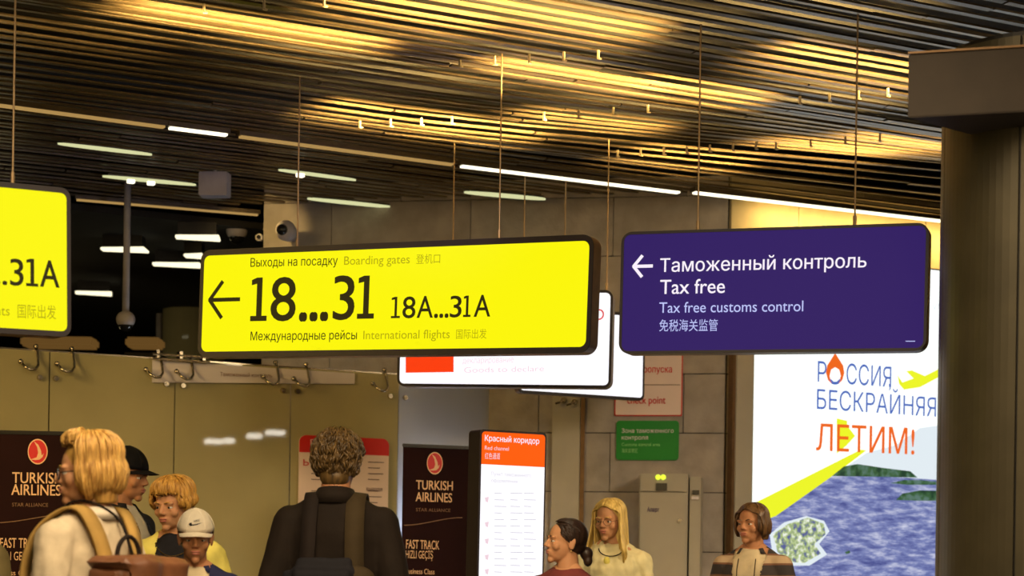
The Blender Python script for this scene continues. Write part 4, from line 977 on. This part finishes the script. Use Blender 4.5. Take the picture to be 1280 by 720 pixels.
    hobj = build('hair', bm, h['mat'], root, smooth=True)
    bm = bmesh.new()
    ell(bm, (0, .026, .040), (.0785+g*.6, .093+g*.6, .0835+g*.6), u=32, v=20)
    if kind in ('bob', 'long'):
        z_lo = -.01-L+.02
        loft(bm, [(z_lo, .066, .045, .058), (z_lo+.03, .074, .052, .055), (-.02, .080, .070, .040), (.03, .078, .075, .03), (.07, .05, .05, .03)])
    if kind == 'short': ell(bm, (0, .040, -.02), (.070, .068, .060)); (ell(bm, (0, .050, -.055), (.062, .052, .05)) if h.get('nape') else None)
    if kind == 'tied': ell(bm, (0, .045, -.01), (.066, .065, .055)); ell(bm, (0, .120, -.050), (.034, .034, .036)); ell(bm, (.008, .128, -.085), (.024, .024, .032))
    bmesh.ops.transform(bm, matrix=HM, verts=bm.verts[:])
    me = remesh(bm, .0055, 4); link('hair_base', me, h['mat'], hobj)
    return hobj
def cap_build(part, mat, logo=False, turn=0.0):
    bm = bmesh.new(); n = 32; rows = 9; vs = []
    for i in range(rows+1):
        t = .02+1.50*i/rows; vs.append([bm.verts.new(Vector((.088*math.sin(t)*math.sin(a), .012-.106*math.sin(t)*math.cos(a), .034+.108*math.cos(t)))) for a in [2*PI*k/n for k in range(n)]])
    for i in range(rows):
        for k in range(n): bm.faces.new((vs[i][k], vs[i+1][k], vs[i+1][(k+1) % n], vs[i][(k+1) % n]))
    bm.faces.new(vs[0]); r = bmesh.ops.solidify(bm, geom=bm.faces[:], thickness=.003); bmesh.ops.recalc_face_normals(bm, faces=bm.faces[:])
    capo = part('cap', bm, mat)
    bm = bmesh.new(); m = 18; up_v = []
    for j in range(4):
        row = []
        for k in range(m+1):
            a = math.radians(-68+136*k/m); e = j/3; fwd = .062*e*math.cos(a*1.15)
            row.append(bm.verts.new((.086*math.sin(a)*(1-.06*e), .012-.104*math.cos(a)-fwd, .044-.013*e-.020*(abs(math.sin(a))**2)*(1)+.0)))
        up_v.append(row)
    for j in range(3):
        for k in range(m): bm.faces.new((up_v[j][k], up_v[j][k+1], up_v[j+1][k+1], up_v[j+1][k]))
    bmesh.ops.solidify(bm, geom=bm.faces[:], thickness=.004); bmesh.ops.recalc_face_normals(bm, faces=bm.faces[:]); part('brim', bm, mat, capo)
    bm = bmesh.new(); ell(bm, (0, .012, .143), (.006, .006, .003), u=10, v=6); part('button', bm, mat, capo)
    for k in range(6):
        a = PI/6+k*PI/3; bm = bmesh.new(); tube(bm, [(.0895*math.sin(t)*math.sin(a), .012-.1075*math.sin(t)*math.cos(a), .034+.1095*math.cos(t)) for t in [.05+1.4*i/8 for i in range(9)]], .0010, 5); part('seam', bm, mat, capo)
    if logo:
        def onc(x, z): 
            yy = 1-(x/.0905)**2-((z-.034)/.1105)**2; return Vector((x, .012-.1085*math.sqrt(max(yy, 0)), z))
        sw = [(-.024, .066), (-.018, .0605), (.004, .065), (.026, .0735), (.002, .0685), (-.012, .0665), (-.016, .069), (-.014, .0735), (-.020, .071)]
        bm = bmesh.new(); f = bm.faces.new([bm.verts.new(onc(x*1.3-.003, (z-.066)*1.3+.078)) for x, z in sw]); bmesh.ops.triangulate(bm, faces=[f]); part('swoosh_mark', bm, 'black_cloth', capo, smooth=False)
        me, a, b = glyphs('NIKE'); bm = bmesh.new(); bm.from_mesh(me); sc_ = .028/(b-a)
        for v_ in bm.verts: v_.co = onc(-.013+(v_.co.x-a)*sc_+v_.co.y*.004, .0885+v_.co.y*.014+(v_.co.x-a)*sc_*.18)
        part('cap_lettering', bm, 'black_cloth', capo, smooth=False)
def strap(root, name, mat, pts, w_, th=.006):
    bm = bmesh.new(); pts = [Vector(p) for p in pts]; c0 = Vector((0, 0, 1.2)); vs = []
    # smooth the path
    sm = []
    for i in range(len(pts)-1):
        p0 = pts[max(i-1, 0)]; p1 = pts[i]; p2 = pts[i+1]; p3 = pts[min(i+2, len(pts)-1)]
        for k in range(5):
            t = k/5; sm.append(.5*((2*p1)+(p2-p0)*t+(2*p0-5*p1+4*p2-p3)*t*t+(3*p1-p0-3*p2+p3)*t**3))
    sm.append(pts[-1])
    for i, p in enumerate(sm):
        t = (sm[min(i+1, len(sm)-1)]-sm[max(i-1, 0)]).normalized(); n_ = Vector((p.x*.3, p.y-.0, (p.z-1.25)*1.2)).normalized(); n_ = (n_-t*n_.dot(t)).normalized(); s_ = t.cross(n_)
        vs.append([bm.verts.new(p+s_*w_/2*a+n_*th*b) for a, b in ((-1, 0), (1, 0), (1, 1), (-1, 1))])
    for i in range(len(vs)-1):
        for k in range(4): bm.faces.new((vs[i][k], vs[i][(k+1) % 4], vs[i+1][(k+1) % 4], vs[i+1][k]))
    bm.faces.new(vs[0]); bm.faces.new(list(reversed(vs[-1]))); bmesh.ops.recalc_face_normals(bm, faces=bm.faces[:])
    return build(name, bm, mat, root, smooth=True)
def glasses(part, mat, rim=.0016, lens=False):
    for i, d in enumerate((-1, 1)):
        bm = bmesh.new(); n = 20; tube(bm, [(d*.033+.023*math.cos(2*PI*k/n), -.094+.006*abs(math.cos(2*PI*k/n))*(1 if d*math.cos(2*PI*k/n) > 0 else 0), .000+.020*math.sin(2*PI*k/n)) for k in range(n+1)], rim, 6)
        tube(bm, [(d*.056, -.088, .004), (d*.074, -.05, .006), (d*.080, .01, .002), (d*.079, .02, -.012)], rim, 6)
        if d == 1: tube(bm, [(-.010, -.094, .002), (0, -.100, .004), (.010, -.094, .002)], rim, 6)
        go = part('glasses_frame', bm, mat)
        if lens:
            bm = bmesh.new(); ell(bm, (d*.033, -.094, 0), (.022, .0012, .019), u=20, v=8); part('glasses_lens', bm, 'lens', go)

# 1 near woman, walking left with a leather backpack
P1, HM, part = person(112, 594, 6.9, 1.035, -118, 'blond woman in beige jacket and glasses walking left with a brown leather backpack', hyaw=42, hpitch=4, top='blazer', wide=1.08, fold=.009,
    hair=dict(mat='hair_blond', kind='bob', n=1100, length=.120, vol=.034, grow=.010, w=.0040, curl=.016, tuck=.02, fringe=.75, face=1.15, locks=160, seed=5, ly=(-.045, .0)), collar=('blouse', .035, .5))
glasses(part, 'strap_dark', .0022, True)
bp = thing('backpack', (0, 0, 0), 'brown leather backpack worn by the blond woman in the beige jacket', 'bag')
bp.matrix_world = Matrix.LocRotScale(P1.location, P1.rotation_euler, P1.scale)
bm = bmesh.new(); box(bm, (0, .215, 1.08), (.30, .15, .36), 0, .05); box(bm, (0, .215, 1.22), (.36, .17, .12), 0, .03); link('bag_body', remesh(bm, .01, 12, fold=.014, seed=4), 'leather', bp)
bm = bmesh.new(); box(bm, (0, .225, 1.275), (.38, .20, .055), 0, .022); box(bm, (0, .315, 1.18), (.33, .025, .20), 0, .011); link('flap', remesh(bm, .009, 10, .6, fold=.014), 'leather', bp)
bm = bmesh.new(); ell(bm, (0, .305, 1.0), (.115, .045, .10)); link('front_pocket', remesh(bm, .009, 4, fold=.004), 'leather', bp)
for d in (-1, 1):
    strap(bp, 'shoulder_strap', 'strap_tan', [(d*.07, .150, 1.22), (d*.095, .120, 1.36), (d*.105, .055, 1.452), (d*.115, -.03, 1.440), (d*.135, -.115, 1.36), (d*.155, -.140, 1.22), (d*.17, -.08, 1.08), (d*.14, .10, .96)], .062, .012)
strap(bp, 'thin_strap', 'strap_dark', [(-.05, .15, 1.30), (-.02, .115, 1.42), (.06, .055, 1.480), (.085, -.03, 1.465), (.06, -.12, 1.36)], .012, .006)
bm = bmesh.new(); tube(bm, [(.06*math.cos(a)*1.0, .175, 1.29+.075*math.sin(a)) for a in [PI*k/12 for k in range(13)]], .008, 8); build('handle', bm, 'strap_dark', bp, smooth=True)

# 2 tall man seen from behind
P2, HM, part = person(421, 583, 8.55, 1.115, 178, 'dark-haired man in dark jacket seen from behind in front of the red-headed notice', sex='m', top='dark_olive', wide=1.12, fold=.007, skin='skin_tan', hpitch=6, hyaw=-6,
    hair=dict(mat='hair_olive', kind='short', n=1900, vol=.024, grow=.008, w=.0036, seed=8, nape=2.35), collar=('dark_olive', .06, .3))
b2 = thing('shoulder_bag', (0, 0, 0), 'dark bag with olive strap on the back of the dark-haired man', 'bag')
b2.matrix_world = Matrix.LocRotScale(P2.location, P2.rotation_euler, P2.scale)
strap(b2, 'wide_strap', 'strap_olive', [(-.085, -.10, 1.33), (-.09, -.03, 1.445), (-.088, .05, 1.452), (-.088, .115, 1.37), (-.090, .140, 1.25), (-.095, .150, 1.14), (-.1, .155, 1.08)], .075, .010)
strap(b2, 'wide_strap', 'strap_dark', [(.085, -.10, 1.33), (.09, -.03, 1.445), (.088, .05, 1.452), (.088, .115, 1.37), (.090, .140, 1.25), (.095, .150, 1.14), (.1, .155, 1.08)], .06, .010)
bm = bmesh.new(); box(bm, (.02, .21, 1.0), (.32, .13, .42), 0, .05); link('bag_body', remesh(bm, .012, 5, fold=.008), 'black_cloth', b2)
bm = bmesh.new(); ell(bm, (-.11, .19, 1.11), (.075, .05, .07)); link('side_pouch', remesh(bm, .01, 4, fold=.006), 'strap_olive', b2)

# 3 man in black cap
P3, HM, part = person(155, 592, 10.0, 1.11, 70, 'man in black baseball cap and black jacket facing right behind the blond woman', hyaw=8, hpitch=8, sex='m', skin='skin_tan', top='black_cloth', inner='blouse', opening=.05,
    hair=dict(mat='hair_dark', kind='short', n=250, vol=.004, grow=.001, w=.0035), collar=('black_cloth', .035, .6))
cap_build(part, 'black_cloth')
# 4 orange-blond woman
P4, HM, part = person(221, 633, 8.95, 1.0, 0, 'woman with orange-blond fringe and yellow jacket behind the boy in the cream cap', hyaw=-24, hpitch=10, top='yellow_cloth', inner='black_cloth', opening=.085, fold=.010,
    hair=dict(mat='hair_orange', kind='bob', n=650, length=.055, vol=.024, grow=.010, w=.0036, curl=.012, tuck=.015, fringe=1.16, face=.95, locks=60, seed=11))
bm = bmesh.new(); n = 40; tube(bm, [(.095*math.cos(a), .012-.125*max(0, -math.sin(a))-.0+.05*max(0, math.sin(a)), 1.445-.10*max(0, -math.sin(a))) for a in [2*PI*k/n for k in range(n+1)]], .0018, 6); build('necklace', bm, 'gold', P4)
# 5 boy with cap
P5, HM, part = person(244, 672, 8.25, .90, 6, 'boy in cream baseball cap and navy jacket in front of the orange-blond woman', hyaw=4, hpitch=9, sex='f', skin='skin_tan', top='navy', inner='tee', opening=.075,
    hair=dict(mat='hair_brown', kind='short', n=260, vol=.004, grow=.001, w=.0035), collar=('navy', .03, .7))
cap_build(part, 'cap_white', True)
# 6 dark-haired woman in profile
P6, HM, part = person(706, 681, 8.8, .905, -38, 'woman with dark hair tied low, in profile facing left beside the orange totem', hyaw=-36, hpitch=-3, skin='skin', top='maroon', fold=.006,
    hair=dict(mat='hair_dark', kind='tied', n=700, grow=.004, w=.0030, seed=3), collar=('maroon', .02, .8))
bm = bmesh.new(); ell(bm, (.0815, .012, -.045), (.004, .004, .006)); part('earring', bm, 'gold')
# 7 long blond woman with glasses
P7, HM, part = person(765, 652, 11.0, 1.0, -6, 'woman with long pale blond hair, glasses and cream shirt in front of the stone wall', hyaw=-24, hpitch=6, top='cream_cloth', wide=1.0, fold=.016,
    hair=dict(mat='hair_yellow', kind='long', n=700, length=.25, ly=(-.072, .02), vol=.010, grow=.006, w=.0036, curl=.004, face=1.05, locks=280, seed=21, fwd=-.010, flare=.035), collar=('cream_cloth', .03, .55))
glasses(part, 'strap_dark', .0010)
bm = bmesh.new(); n = 24; tube(bm, [(.070*math.cos(a), -.055-.050*math.sin(-a), 1.425-.045*math.sin(-a)) for a in [-PI*k/n for k in range(n+1)]], .0030, 6); build('necklace', bm, 'strap_dark', P7)
bm = bmesh.new(); ell(bm, (-.02, -.118, 1.355), (.018, .010, .022)); build('pendant', bm, 'yellow_cloth', P7, smooth=True)
# 8 woman beside the poster
P8, HM, part = person(941, 657, 10.8, .99, -24, 'woman with shoulder-length brown hair and striped open shirt in front of the lit poster', hyaw=-16, hpitch=0, top='plaid', inner='tee', opening=.095, wide=1.02, skin='skin_tan',
    hair=dict(mat='hair_brown', kind='bob', n=480, length=.095, vol=.008, grow=.004, w=.0036, curl=.012, face=1.0, locks=160, seed=31), collar=('plaid', .03, .75))
me_t, a_, b_ = glyphs('myself'); bm = bmesh.new(); bm.from_mesh(me_t)
for v_ in bm.verts: v_.co = Vector((-.06+(v_.co.x-a_)/(b_-a_)*.12, -.1235-.004*math.cos(v_.co.x), 1.255+v_.co.y*.05))
build('shirt_print', bm, 'black_cloth', P8)
for d in (-1, 1):
    bm = bmesh.new(); tube(bm, [(d*.05, -.10, 1.39), (d*.052, -.125, 1.33), (d*.05, -.135, 1.22)], .003, 6); build('drawstring', bm, 'strap_dark', P8, smooth=True)
# 9 shoulder at the left edge
P9, HM, part = person(-42, 640, 8.0, .98, 150, 'person in olive jacket at the left edge of the picture, only a shoulder showing', sex='f', top='olive_cloth', wide=1.0, hair=dict(mat='hair_brown', kind='short', n=200, vol=.008, grow=.004, w=.004))
